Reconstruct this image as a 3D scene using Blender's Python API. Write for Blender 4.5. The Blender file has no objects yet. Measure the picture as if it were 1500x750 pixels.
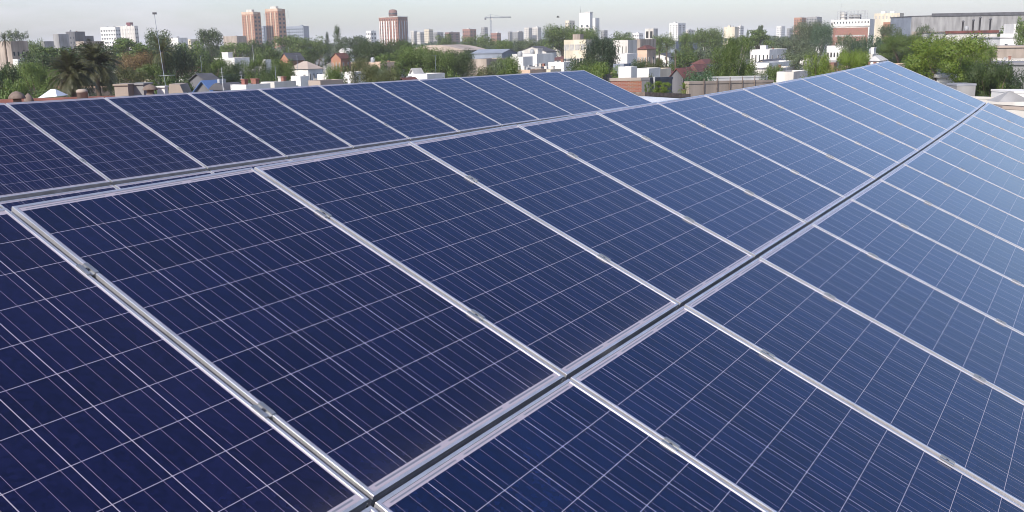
import bpy, math, random
import numpy as np
from mathutils import Vector, Matrix
S = bpy.context.scene
COL = S.collection

# ---------------------------------------------------------------- camera
F = 1405.56                       # focal length in pixels of the 1500 px wide photograph
CAM = Vector((0, 0, 12.0))
CW = Matrix(((0.99984, -0.018, 0.0), (-0.00392, -0.21795, 0.97595), (-0.01756, -0.97579, -0.21799)))
cd = bpy.data.cameras.new('camera'); cam = bpy.data.objects.new('camera', cd); COL.objects.link(cam)
cd.sensor_width = 36; cd.lens = 36 * F / 1500; cd.clip_start = .05; cd.clip_end = 40000
right, down, fwd = CW.col[0], CW.col[1], CW.col[2]
m = Matrix((right, -down, -fwd)).transposed().to_4x4(); m.translation = CAM
cam.matrix_world = m
S.camera = cam

# ---------------------------------------------------------------- light and air
SUN_EL = math.radians(36); SUN_AZ = math.radians(-153)      # azimuth from world +Y towards +X
sd = Vector((math.sin(SUN_AZ) * math.cos(SUN_EL), math.cos(SUN_AZ) * math.cos(SUN_EL), math.sin(SUN_EL)))
W = bpy.data.worlds.new('World'); S.world = W; W.use_nodes = True
nt = W.node_tree; nt.nodes.clear(); N = nt.nodes.new; L = nt.links.new
out = N('ShaderNodeOutputWorld'); bg = N('ShaderNodeBackground'); sky = N('ShaderNodeTexSky')
sky.sky_type = 'NISHITA'; sky.sun_disc = False; sky.sun_elevation = SUN_EL; sky.sun_rotation = SUN_AZ
sky.altitude = 20; sky.air_density = 1.1; sky.dust_density = 1.2; sky.ozone_density = 2.0
tc = N('ShaderNodeTexCoord'); mp = N('ShaderNodeMapping'); mp.inputs['Scale'].default_value = (1.2, 1.2, 5)
no = N('ShaderNodeTexNoise'); no.inputs['Scale'].default_value = 2.0; no.inputs['Detail'].default_value = 7; no.inputs['Roughness'].default_value = .62
no.inputs['Distortion'].default_value = .6
cr = N('ShaderNodeValToRGB'); cr.color_ramp.elements[0].position = .44; cr.color_ramp.elements[1].position = .66
sep = N('ShaderNodeSeparateXYZ')
mr = N('ShaderNodeMapRange'); mr.inputs[1].default_value = .3; mr.inputs[2].default_value = -.5; mr.inputs[3].default_value = .25; mr.inputs[4].default_value = 1.0
mul = N('ShaderNodeMath'); mul.operation = 'MULTIPLY'; mul.inputs[1].default_value = .6
mu2 = N('ShaderNodeMath'); mu2.operation = 'MULTIPLY'
mix = N('ShaderNodeMix'); mix.data_type = 'RGBA'; mix.inputs['B'].default_value = (5.9, 5.7, 6.5, 1)
L(tc.outputs['Generated'], mp.inputs['Vector']); L(mp.outputs[0], no.inputs['Vector']); L(no.outputs['Fac'], cr.inputs[0])
L(tc.outputs['Generated'], sep.inputs[0]); L(sep.outputs['X'], mr.inputs[0])
L(cr.outputs[0], mul.inputs[0]); L(mul.outputs[0], mu2.inputs[0]); L(mr.outputs[0], mu2.inputs[1])
mz = N('ShaderNodeMapRange'); mz.inputs[1].default_value = .05; mz.inputs[2].default_value = .45; mz.inputs[3].default_value = 1.0; mz.inputs[4].default_value = .10
mu3 = N('ShaderNodeMath'); mu3.operation = 'MULTIPLY'; L(sep.outputs['Z'], mz.inputs[0]); L(mu2.outputs[0], mu3.inputs[0]); L(mz.outputs[0], mu3.inputs[1])
L(mu3.outputs[0], mix.inputs['Factor']); tn = N('ShaderNodeMix'); tn.data_type = 'RGBA'; tn.blend_type = 'MULTIPLY'; tn.inputs['Factor'].default_value = 1; tn.inputs['B'].default_value = (.895, .92, 1.12, 1)
L(sky.outputs[0], tn.inputs['A']); L(tn.outputs['Result'], mix.inputs['A']); L(mix.outputs['Result'], bg.inputs[0])
bg.inputs[1].default_value = .104
L(bg.outputs[0], out.inputs[0])
sl = bpy.data.lights.new('sun', 'SUN'); sl.energy = 3.6; sl.angle = math.radians(.55); sl.color = (1, .93, .84)
so = bpy.data.objects.new('sun', sl); COL.objects.link(so); so.rotation_euler = sd.to_track_quat('Z', 'Y').to_euler(); so.location = (0, 0, 60)
S.view_settings.view_transform = 'Standard'; S.view_settings.look = 'None'; S.view_settings.gamma = 1
S.view_settings.exposure = 0.65; S.view_settings.use_curve_mapping = False
S.cycles.use_denoising = True; S.cycles.filter_width = 1.0; S.cycles.max_bounces = 6; S.cycles.volume_bounces = 0; S.cycles.transparent_max_bounces = 8
HAZE = 0.00015

# ---------------------------------------------------------------- helpers
def tag(o, label=None, cat=None, group=None, kind=None):
    if label: o['label'] = label
    if cat: o['category'] = cat
    if group: o['group'] = group
    if kind: o['kind'] = kind
    return o
def empty(name, M=None, loc=None):
    o = bpy.data.objects.new(name, None); COL.objects.link(o); o.empty_display_size = .2
    if M is not None: o.matrix_world = M
    if loc is not None: o.location = loc
    return o
def link(name, me, parent=None, loc=None, rz=None):
    o = bpy.data.objects.new(name, me); COL.objects.link(o)
    if parent is not None: o.parent = parent
    if loc is not None: o.location = loc
    if rz is not None: o.rotation_euler = (0, 0, rz)
    return o
class MB:
    def __init__(s): s.v = []; s.f = []; s.m = []; s.sm = []
    def add(s, vs, fs, mi=0, smooth=False):
        b = len(s.v); s.v += [tuple(v) for v in vs]
        for f in fs: s.f.append(tuple(b + i for i in f)); s.m.append(mi); s.sm.append(smooth)
    def box(s, x0, y0, z0, x1, y1, z1, mi=0):
        v = [(x0,y0,z0),(x1,y0,z0),(x1,y1,z0),(x0,y1,z0),(x0,y0,z1),(x1,y0,z1),(x1,y1,z1),(x0,y1,z1)]
        s.add(v, [(3,2,1,0),(4,5,6,7),(0,1,5,4),(1,2,6,5),(2,3,7,6),(3,0,4,7)], mi)
    def tube(s, pts, rads, n=8, mi=0, cap=True):
        rings = []
        for i, p in enumerate(pts):
            p = Vector(p)
            a = Vector(pts[max(i-1, 0)]); b = Vector(pts[min(i+1, len(pts)-1)]); d = (b - a).normalized()
            u = d.orthogonal().normalized() if i == 0 else (u - d * u.dot(d)).normalized()
            w = d.cross(u)
            rings.append([p + (u*math.cos(2*math.pi*k/n) + w*math.sin(2*math.pi*k/n)) * rads[i] for k in range(n)])
        vs = [q for r in rings for q in r]; fs = []
        for i in range(len(pts)-1):
            for k in range(n): fs.append((i*n+k, i*n+(k+1)%n, (i+1)*n+(k+1)%n, (i+1)*n+k))
        if cap: fs.append(tuple(range(n-1, -1, -1))); fs.append(tuple((len(pts)-1)*n + k for k in range(n)))
        s.add(vs, fs, mi, True)
    def lathe(s, prof, n=20, c=(0,0,0), mi=0):
        vs = []; fs = []
        for r, z in prof:
            for k in range(n): vs.append((c[0]+r*math.cos(2*math.pi*k/n), c[1]+r*math.sin(2*math.pi*k/n), c[2]+z))
        for i in range(len(prof)-1):
            for k in range(n): fs.append((i*n+k, i*n+(k+1)%n, (i+1)*n+(k+1)%n, (i+1)*n+k))
        fs.append(tuple(range(n-1, -1, -1))); fs.append(tuple((len(prof)-1)*n+k for k in range(n)))
        s.add(vs, fs, mi, True)
    def mesh(s, name, mats):
        me = bpy.data.meshes.new(name); me.from_pydata([tuple(v) for v in s.v], [], s.f)
        for mm in (mats if isinstance(mats, (list, tuple)) else [mats]): me.materials.append(mm)
        me.polygons.foreach_set('material_index', s.m); me.polygons.foreach_set('use_smooth', s.sm); me.update()
        return me
    def build(s, name, mats, parent=None, loc=None, rz=None): return link(name, s.mesh(name, mats), parent, loc, rz)

def newmat(name):
    mt = bpy.data.materials.new(name); mt.use_nodes = True; t = mt.node_tree; b = t.nodes['Principled BSDF']; return mt, t, b
def simple(name, col, rough=.8, metal=0, var=.15, scale=1.5, bump=0, coord='Object', streak=False):
    mt, t, b = newmat(name); n = t.nodes.new; l = t.links.new
    c = n('ShaderNodeTexCoord'); ns = n('ShaderNodeTexNoise'); ns.inputs['Scale'].default_value = scale; ns.inputs['Detail'].default_value = 6
    if streak:
        mpp = n('ShaderNodeMapping'); mpp.inputs['Scale'].default_value = (1, 1, .18); l(c.outputs[coord], mpp.inputs[0]); l(mpp.outputs[0], ns.inputs['Vector'])
    else: l(c.outputs[coord], ns.inputs['Vector'])
    r = n('ShaderNodeValToRGB'); r.color_ramp.elements[0].position = .3; r.color_ramp.elements[1].position = .68
    r.color_ramp.elements[0].color = tuple(x*(1-2*var) for x in col) + (1,); r.color_ramp.elements[1].color = tuple(min(1, x*(1+var*.5)) for x in col) + (1,)
    l(ns.outputs['Fac'], r.inputs[0]); l(r.outputs[0], b.inputs['Base Color'])
    b.inputs['Roughness'].default_value = rough; b.inputs['Metallic'].default_value = metal
    if bump:
        bp = n('ShaderNodeBump'); bp.inputs['Strength'].default_value = bump; l(ns.outputs['Fac'], bp.inputs['Height']); l(bp.outputs[0], b.inputs['Normal'])
    return mt
def brick(name, c1, c2, mortar, sc=1.0):
    mt, t, b = newmat(name); n = t.nodes.new; l = t.links.new
    c = n('ShaderNodeTexCoord'); sx = n('ShaderNodeSeparateXYZ'); cx = n('ShaderNodeCombineXYZ'); ad = n('ShaderNodeMath'); ad.operation = 'ADD'
    l(c.outputs['Object'], sx.inputs[0]); l(sx.outputs[0], ad.inputs[0]); l(sx.outputs[1], ad.inputs[1]); l(ad.outputs[0], cx.inputs[0]); l(sx.outputs[2], cx.inputs[1])
    br = n('ShaderNodeTexBrick'); br.inputs['Scale'].default_value = sc; br.inputs['Color1'].default_value = c1+(1,); br.inputs['Color2'].default_value = c2+(1,); br.inputs['Mortar'].default_value = mortar+(1,)
    br.inputs['Brick Width'].default_value = .28; br.inputs['Row Height'].default_value = .09; br.inputs['Mortar Size'].default_value = .012
    ns = n('ShaderNodeTexNoise'); ns.inputs['Scale'].default_value = .9; ns.inputs['Detail'].default_value = 8
    mx = n('ShaderNodeMix'); mx.data_type = 'RGBA'; mx.blend_type = 'MULTIPLY'; mx.inputs['Factor'].default_value = .55
    l(c.outputs['Object'], ns.inputs['Vector']); l(cx.outputs[0], br.inputs['Vector']); l(br.outputs[0], mx.inputs['A']); l(ns.outputs['Color'], mx.inputs['B'])
    gm = n('ShaderNodeGamma'); gm.inputs[1].default_value = .85
    l(mx.outputs['Result'], gm.inputs[0]); l(gm.outputs[0], b.inputs['Base Color']); b.inputs['Roughness'].default_value = .9
    return mt

MT = dict(
 alu=simple('aluminium', (.68,.67,.68), .33, .7, .10, 9),
 galv=simple('galvanised_steel', (.42,.43,.44), .5, .8, .12, 8),
 bolt=simple('bolt_steel', (.10,.10,.11), .4, .9, .1, 20),
 rubber=simple('black_plastic', (.02,.02,.022), .6),
 white=simple('white_render', (.72,.70,.66), .85, 0, .14, .35, .1, streak=True),
 offwhite=simple('off_white_render', (.60,.57,.52), .88, 0, .2, .4, .1, streak=True),
 cream=simple('cream_render', (.62,.55,.42), .88, 0, .14, .4, .1, streak=True),
 grey=simple('grey_cement', (.30,.295,.29), .9, 0, .22, .5, .1, streak=True),
 dgrey=simple('dark_grey_cement', (.13,.13,.14), .9, 0, .25, .5, .1, streak=True),
 tan=simple('tan_concrete', (.36,.30,.25), .9, 0, .22, .6, .15, streak=True),
 peach=simple('peach_render', (.56,.41,.30), .88, 0, .14, .4, .1),
 bluegrey=simple('blue_grey_cladding', (.24,.27,.32), .8, 0, .12, .2),
 brick=brick('red_brick', (.31,.10,.06), (.24,.08,.05), (.26,.18,.15)),
 obrick=brick('orange_brick', (.43,.16,.08), (.36,.13,.065), (.36,.24,.17)),
 dbrick=brick('brown_brick', (.20,.09,.07), (.16,.07,.06), (.2,.16,.14)),
 tile=simple('red_roof_tile', (.125,.047,.040), .85, 0, .2, 1.2, .2),
 rust=simple('rusty_sheet', (.17,.055,.045), .8, 0, .3, .5, .1),
 roofgrey=simple('grey_roof_membrane', (.24,.235,.24), .9, 0, .2, .3),
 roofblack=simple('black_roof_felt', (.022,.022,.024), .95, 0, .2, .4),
 roofdark=simple('dark_roof_sheet', (.085,.085,.095), .75, 0, .2, .4),
 roofwhite=simple('pale_roof_membrane', (.58,.57,.55), .85, 0, .2, .25),
 rooftan=simple('tan_roof_membrane', (.42,.345,.29), .9, 0, .18, .1),
 terra=simple('terracotta_roof_paint', (.26,.11,.085), .85, 0, .3, .8, .1),
 blue=simple('blue_roof_sheet', (.10,.17,.34), .5, .2, .1, .4),
 glass=simple('window_glass', (.035,.045,.06), .12, 0, .2, .4),
 frame=simple('window_frame_paint', (.55,.54,.52), .6, 0, .1, 2),
 shutter=simple('shutter_paint', (.42,.40,.37), .7, 0, .15, 1),
 bwin=simple('blue_shutter_paint', (.06,.12,.25), .6, 0, .15, 1),
 bark=simple('tree_bark', (.13,.095,.07), .95, 0, .3, 3, .4),
 palebark=simple('pale_tree_bark', (.42,.37,.32), .95, 0, .25, 3, .4),
 ceramic=simple('weathered_clay', (.19,.145,.12), .9, 0, .25, 5, .2),
 canvas=simple('white_canvas', (.75,.76,.78), .8, 0, .06, 2),
 maroon=simple('maroon_paint', (.16,.04,.05), .7),
 tank=simple('tank_plastic', (.34,.35,.36), .6),
 steelblue=simple('grey_blue_steel', (.22,.25,.30), .6, .3),
 bird=simple('dark_feathers', (.03,.03,.035), .8),
)
# corrugated roof
def corr(name, col, axis=0, sc=5.2):
    mt = simple(name, col, .55, .1, .12, .6); t = mt.node_tree; n = t.nodes.new; l = t.links.new; b = t.nodes['Principled BSDF']
    c = n('ShaderNodeTexCoord'); w = n('ShaderNodeTexWave'); w.inputs['Scale'].default_value = sc; w.bands_direction = 'XYZ'[axis]
    bp = n('ShaderNodeBump'); bp.inputs['Strength'].default_value = .6; bp.inputs['Distance'].default_value = .04
    l(c.outputs['Object'], w.inputs['Vector']); l(w.outputs['Fac'], bp.inputs['Height']); l(bp.outputs[0], b.inputs['Normal'])
    return mt
MT['corr'] = corr('white_corrugated_sheet', (.74,.75,.77), 1)
MT['corrgrey'] = corr('grey_corrugated_sheet', (.36,.37,.40), 0)

# ---------------------------------------------------------------- solar array
P = dict(pitch=1.08183, gap=.02828, dz=-.01767, rt=-.00312, clf=.7485, T0=(3.54963, 5.44112, -2.42647), tt=-.00277,
         rx=-.03236, tyaw=-.0084, trise=-.066, c2=-.20552, c3=.19147, tc2=-.00186, ttw=-.02773, yb=.12374, tw=-.00865)
A = Matrix(((0.52904, -0.77574, 0.344), (0.84858, 0.4814, -0.21945), (0.00463, 0.40802, 0.91296)))
OFF = Vector((-0.38612, 2.35638, 10.82144))
LEN = 1.65
def toW(v): return A @ Vector(v) + OFF
def Mp(x, v, dz=0.):
    u = max((x - 1) / 14, 0)
    return (x, v + P['yb']*u*u, dz + P['c2']*u*u + P['c3']*u**3 + P['tw']*u*v)
def Rp(x, s):
    b = Mp(x, -P['gap'], -P['dz']); return (b[0]+P['rx'], b[1]-s*math.cos(P['rt']), b[2]-s*math.sin(P['rt']))
def Tp(i, v):
    u = i/11; tt = P['tt'] + P['ttw']*u
    if u < 0: tt = P['tt']
    x = P['T0'][0] + i*P['pitch']*math.cos(P['tyaw']); y = P['T0'][1] + i*P['pitch']*math.sin(P['tyaw']); z = P['T0'][2] + P['trise']*u + P['tc2']*u*u
    return (x - v*math.sin(P['tyaw'])*math.cos(tt), y + v*math.cos(tt)*math.cos(P['tyaw']), z + v*math.sin(tt))
rowM = lambda i, s: toW(Mp(i*P['pitch'], LEN - s))
rowR = lambda i, s: toW(Rp(i*P['pitch'], s))
rowT = lambda i, s: toW(Tp(i, LEN - s))
rowU = lambda i, s: toW(Tp(i, -P['gap'] - s)) - Vector((0, 0, .015))
PW = P['pitch'] - .019           # panel width

def panel_material():
    mt, t, b = newmat('photovoltaic_cells'); n = t.nodes.new; l = t.links.new
    uv = n('ShaderNodeUVMap'); uv.uv_map = 'UVMap'; sx = n('ShaderNodeSeparateXYZ'); l(uv.outputs[0], sx.inputs[0])
    def M(op, a, bb=None, c=None):
        q = n('ShaderNodeMath'); q.operation = op
        for i, v in enumerate((a, bb, c)):
            if v is None: continue
            if isinstance(v, (int, float)): q.inputs[i].default_value = v
            else: l(v, q.inputs[i])
        return q.outputs[0]
    X, Y = sx.outputs[0], sx.outputs[1]     # metres on the glass, origin in its corner
    gw, gl = PW - .024, LEN - .024
    mx_, my_t, my_b = .0035, .020, .022
    cwid = (gw - 2*mx_)/6; clen = (gl - my_t - my_b)/10
    xc = M('SUBTRACT', X, mx_); yc = M('SUBTRACT', Y, my_b)
    fx = M('DIVIDE', xc, cwid); fy = M('DIVIDE', yc, clen)
    frx = M('FRACT', fx); fry = M('FRACT', fy)
    ex = M('MULTIPLY', M('MINIMUM', frx, M('SUBTRACT', 1, frx)), cwid)      # distance to the nearest cell edge
    ey = M('MULTIPLY', M('MINIMUM', fry, M('SUBTRACT', 1, fry)), clen)
    gapx = M('LESS_THAN', ex, .0014); gapy = M('LESS_THAN', ey, .00105)
    inx = M('MULTIPLY', M('GREATER_THAN', xc, 0.0), M('LESS_THAN', xc, gw-2*mx_))
    iny = M('MULTIPLY', M('GREATER_THAN', yc, 0.0), M('LESS_THAN', yc, gl-my_t-my_b))
    inside = M('MULTIPLY', inx, iny)
    gap = M('MAXIMUM', gapx, gapy)
    cell = M('MULTIPLY', inside, M('SUBTRACT', 1, gap))
    # three busbars per cell
    b3 = M('MULTIPLY', frx, 3); fb = M('FRACT', b3); db = M('MULTIPLY', M('ABSOLUTE', M('SUBTRACT', fb, .5)), cwid/3)
    bus = M('MULTIPLY', M('LESS_THAN', db, .00066), inside)
    # end ribbons in the top and bottom margins, one dash per pair of strings
    dyb = M('ABSOLUTE', M('SUBTRACT', Y, my_b*.6)); dyt = M('ABSOLUTE', M('SUBTRACT', Y, gl-my_t*.55))
    rib = M('MAXIMUM', M('LESS_THAN', dyb, .0030), M('LESS_THAN', dyt, .0025))
    fr2 = M('FRACT', M('ADD', M('DIVIDE', xc, cwid*2), .0)); dash = M('MULTIPLY', M('GREATER_THAN', fr2, .06), M('LESS_THAN', fr2, .94))
    rib = M('MULTIPLY', M('MULTIPLY', rib, dash), inx)
    # polycrystalline grain and per cell tone
    ci = n('ShaderNodeCombineXYZ'); l(M('FLOOR', fx), ci.inputs[0]); l(M('FLOOR', fy), ci.inputs[1])
    oi = n('ShaderNodeObjectInfo'); l(M('MULTIPLY', oi.outputs['Random'], 97.), ci.inputs[2])
    wn = n('ShaderNodeTexWhiteNoise'); l(ci.outputs[0], wn.inputs['Vector'])
    vo = n('ShaderNodeTexVoronoi'); vo.inputs['Scale'].default_value = 70; l(uv.outputs[0], vo.inputs['Vector'])
    vs = n('ShaderNodeSeparateColor'); l(vo.outputs['Color'], vs.inputs[0])
    tone = M('ADD', M('MULTIPLY', wn.outputs['Value'], .28), M('MULTIPLY', vs.outputs[0], .50))
    tone = M('ADD', tone, M('MULTIPLY', oi.outputs['Random'], .25))
    ramp = n('ShaderNodeMix'); ramp.data_type = 'RGBA'; l(tone, ramp.inputs['Factor'])
    ramp.inputs['A'].default_value = (.0013, .0044, .023, 1); ramp.inputs['B'].default_value = (.0046, .0138, .064, 1)
    # dust: fine specks and a thin film
    dn = n('ShaderNodeTexNoise'); dn.inputs['Scale'].default_value = 1.3; dn.inputs['Detail'].default_value = 8
    tco = n('ShaderNodeTexCoord'); l(tco.outputs['Object'], dn.inputs['Vector'])
    geo = n('ShaderNodeNewGeometry')
    sv = n('ShaderNodeTexVoronoi'); sv.inputs['Scale'].default_value = 9; l(geo.outputs['Position'], sv.inputs['Vector'])
    ss = n('ShaderNodeSeparateColor'); l(sv.outputs['Color'], ss.inputs[0])
    speck = M('LESS_THAN', sv.outputs['Distance'], M('MULTIPLY', M('POWER', ss.outputs[0], 4), .05))
    def mixc(fac, a, bcol):
        q = n('ShaderNodeMix'); q.data_type = 'RGBA'
        if isinstance(fac, float): q.inputs['Factor'].default_value = fac
        else: l(fac, q.inputs['Factor'])
        l(a, q.inputs['A'])
        q.inputs['B'].default_value = bcol; return q.outputs['Result']
    white = n('ShaderNodeRGB'); white.outputs[0].default_value = (.36, .32, .36, 1)
    c0 = n('ShaderNodeMix'); c0.data_type = 'RGBA'; l(cell, c0.inputs['Factor']); l(white.outputs[0], c0.inputs['A']); l(ramp.outputs['Result'], c0.inputs['B'])
    cast = n('ShaderNodeSeparateColor'); l(oi.outputs['Color'], cast.inputs[0])      # camera's violet colour cast painted into the cell colour, set per panel
    vi = n('ShaderNodeMix'); vi.data_type = 'RGBA'; vi.blend_type = 'MULTIPLY'; l(M('MULTIPLY', cast.outputs[0], cell), vi.inputs['Factor']); l(c0.outputs['Result'], vi.inputs['A']); vi.inputs['B'].default_value = (1.55, .62, .68, 1)
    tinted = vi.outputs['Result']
    c1 = mixc(bus, tinted, (.225, .175, .225, 1))
    c2 = mixc(rib, c1, (.16, .17, .21, 1))
    c3 = mixc(M('MULTIPLY', M('POWER', dn.outputs['Fac'], 2.5), .03), c2, (.30, .27, .27, 1))
    # grime washed down to the lower frame edge, and a few bird marks
    dirt = M('MULTIPLY', M('POWER', 2.718, M('MULTIPLY', Y, -26.)), M('MULTIPLY', M('POWER', dn.outputs['Fac'], 2.), .34))
    c3 = mixc(dirt, c3, (.27, .24, .22, 1))
    bv = n('ShaderNodeTexVoronoi'); bv.inputs['Scale'].default_value = 2.2; l(geo.outputs['Position'], bv.inputs['Vector'])
    bs = n('ShaderNodeSeparateColor'); l(bv.outputs['Color'], bs.inputs[0]); bn = n('ShaderNodeTexNoise'); bn.inputs['Scale'].default_value = 60; l(geo.outputs['Position'], bn.inputs['Vector'])
    mark = M('LESS_THAN', M('ADD', bv.outputs['Distance'], M('MULTIPLY', bn.outputs['Fac'], .03)), M('MULTIPLY', M('POWER', bs.outputs[1], 9), .055))
    c3 = mixc(M('MULTIPLY', mark, .6), c3, (.50, .48, .45, 1))
    c4 = mixc(M('MULTIPLY', speck, .75), c3, (.35, .33, .33, 1))
    l(c4, b.inputs['Base Color'])
    b.inputs['Roughness'].default_value = .22; b.inputs['IOR'].default_value = 1.5
    l(M('ADD', .08, M('MULTIPLY', dn.outputs['Fac'], .12)), b.inputs['Roughness'])
    b.inputs['Coat Weight'].default_value = 0
    return mt
MT['cells'] = panel_material()

def panel_meshes():
    w, h = PW, LEN
    prof = [(0,-.040),(0,-.0345),(.0022,-.034),(.0022,-.0325),(0,-.032),(0,-.0255),(.0022,-.025),(.0022,-.0235),(0,-.023),(0,-.0165),(.0022,-.016),(.0022,-.0145),(0,-.014),
            (0,-.001),(.001,0),(.0105,0),(.0118,-.0012),(.0118,-.0075),(.003,-.0075),(.003,-.0385),(.028,-.0385),(.028,-.040)]
    mb = MB(); vs = []; n = len(prof)
    for cx, cy, sx, sy in ((0,0,1,1),(w,0,-1,1),(w,-h,-1,-1),(0,-h,1,-1)):
        for o, z in prof: vs.append((cx + sx*o, cy - sy*o, z))
    fs = []
    for k in range(4):
        for i in range(n):
            j = (i+1) % n; a = k*n; b2 = ((k+1) % 4)*n
            fs.append((a+i, a+j, b2+j, b2+i))
    mb.add(vs, fs)
    frame = mb.mesh('frame', MT['alu'])
    g = MB(); o = .012
    g.add([(o,-h+o,-.0035),(w-o,-h+o,-.0035),(w-o,-o,-.0035),(o,-o,-.0035)], [(0,1,2,3)])
    g.add([(o,-h+o,-.0075),(w-o,-h+o,-.0075),(w-o,-o,-.0075),(o,-o,-.0075)], [(3,2,1,0)], 1)
    gm = g.mesh('cell_glass', [MT['cells'], MT['canvas']])
    uvl = gm.uv_layers.new(name='UVMap')
    for lp in gm.loops:
        v = gm.vertices[lp.vertex_index].co; uvl.data[lp.index].uv = (v.x - o, v.y + h - o)
    jb = MB(); jb.box(w/2-.06, -.24, -.032, w/2+.06, -.14, -.0085)
    return frame, gm, jb.mesh('junction_box', MT['rubber'])
FRM, GLS, JBX = panel_meshes()
# clamp mesh: hat profile with bolt
def clamp_meshes():
    c = MB(); hw = .0205; L_ = .029
    c.box(-hw, -L_, .0006, -.0085, L_, .0052); c.box(.0085, -L_, .0006, hw, L_, .0052)
    c.box(-.0084, -L_, -.008, -.0064, L_, .0051); c.box(.0064, -L_, -.008, .0084, L_, .0051); c.box(-.0063, -L_, -.0045, .0063, L_, -.0015)
    b_ = MB(); b_.lathe([(.0060,-.0014),(.0062,.0030),(.0056,.0040),(.0034,.0040),(.0032,.0005)], 12)
    c2 = MB(); c2.add([], [])
    return c.mesh('clamp_body', MT['galv']), b_.mesh('bolt', MT['bolt'])
CLP, BLT = clamp_meshes()
def frameM(row, i, s0=0.):
    a = row(i, 0); b = row(i+1, 0); c = row(i, LEN); d = row(i+1, LEN)
    x = ((b-a)+(d-c)).normalized(); y = ((a-c)+(b-d)).normalized(); z = x.cross(y).normalized(); y = z.cross(x)
    cen = (a+b+c+d)/4
    org = cen - x*PW/2 + y*LEN/2
    rr_ = random.Random(i*13+int(a.x*7)); tl = (rr_.uniform(-1,1)*.0022, rr_.uniform(-1,1)*.0022); x = (x + z*tl[0]).normalized(); y = (y + z*tl[1]); y = (y - x*y.dot(x)).normalized(); z = x.cross(y)
    Mx = Matrix((x, y, z)).transposed().to_4x4(); Mx.translation = org
    return Mx
ordw = ['first','second','third','fourth','fifth','sixth','seventh','eighth','ninth','tenth','eleventh','twelfth','thirteenth','fourteenth','fifteenth','sixteenth','seventeenth']
rows = [('front_upper', rowM, -3, 15, 'upper row of the nearer array', 'panels in the upper row of the nearer array', 'left foreground'),
        ('front_lower', rowR, -2, 15, 'lower row of the nearer array', 'panels in the lower row of the nearer array', 'bottom foreground'),
        ('back_upper', rowT, -4, 12, 'upper row of the farther array', 'panels in the visible row of the farther array', 'left'),
        ('back_lower', rowU, -4, 12, 'low hidden row of the farther array', 'panels in the hidden row of the farther array', 'left')]
for nm, row, a, b, desc, grp, side in rows:
    for i in range(a, b-1 if nm != 'x' else b):
        if nm.startswith('front') and i > 13: continue
        if nm.startswith('back') and i > 10: continue
        r = empty('solar_panel', frameM(row, i))
        last = 13 if nm.startswith('front') else 10
        k = last - i
        end = 'rightmost' if k == 0 else ordw[k] + ' from the right'
        tag(r, 'blue solar panel, %s in the %s' % (end, desc), 'solar panel', grp)
        link('frame', FRM, r); gl = link('cell_glass', GLS, r); vt = {'front_upper': (3-i)/4, 'front_lower': 0, 'back_upper': (5-i)/6, 'back_lower': (5-i)/6}[nm]; vt = min(max(vt, 0), 1)  # amount of painted violet cast, growing towards the left panels
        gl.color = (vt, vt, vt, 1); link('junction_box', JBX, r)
    # clamps between neighbours
    for i in range(a+1, b-0):
        if nm.startswith('front') and i > 13: continue
        if nm.startswith('back') and i > 10: continue
        last = 13 if nm.startswith('front') else 10
        for s, w_ in ((.255*LEN, 'upper'), (.745*LEN, 'lower')):
            fm = frameM(row, i); f2 = frameM(row, i-1)
            p0 = (fm @ Vector((-.0095, -s, 0)) + f2 @ Vector((PW+.0095, -s, 0)))/2
            Mx = fm.to_3x3().to_4x4(); Mx.translation = p0
            r = empty('panel_clamp', Mx)
            tag(r, '%s clamp on %s seam from the right, %s' % (w_, ordw[last-i], desc), 'clamp', 'panel clamps, ' + grp)
            link('clamp_body', CLP, r); link('bolt', BLT, r)
# rails and supports under the arrays
def sweep(mb, pts, ups, w, h0, h1):
    vs = []; fs = []
    for i, p in enumerate(pts):
        d = (pts[min(i+1, len(pts)-1)] - pts[max(i-1, 0)]).normalized(); u = ups; sd_ = d.cross(u).normalized(); u = sd_.cross(d)
        for a, b_ in ((-w, h0), (w, h0), (w, h1), (-w, h1)): vs.append(p + sd_*a + u*b_)
    for i in range(len(pts)-1):
        for k in range(4): fs.append((i*4+k, i*4+(k+1) % 4, (i+1)*4+(k+1) % 4, (i+1)*4+k))
    fs += [(3,2,1,0), tuple(len(pts)*4-4+k for k in range(4))]
    mb.add(vs, fs)
NRM = A.col[2].normalized()
ROOFZ = 9.75
for nm, row, a, b, desc, grp, side in rows:
    for s, w_ in ((.255*LEN, 'upper'), (.745*LEN, 'lower')):
        mb = MB(); e = 14 if nm.startswith('front') else 11
        sweep(mb, [row(i, s) - NRM*.0 for i in range(a, e+1)], NRM, .02, -.082, -.0415)
        tag(mb.build('mounting_rail', MT['alu']), 'aluminium rail, %s clamp line, %s' % (w_, desc), 'rail', 'mounting rails under the panels')
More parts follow.
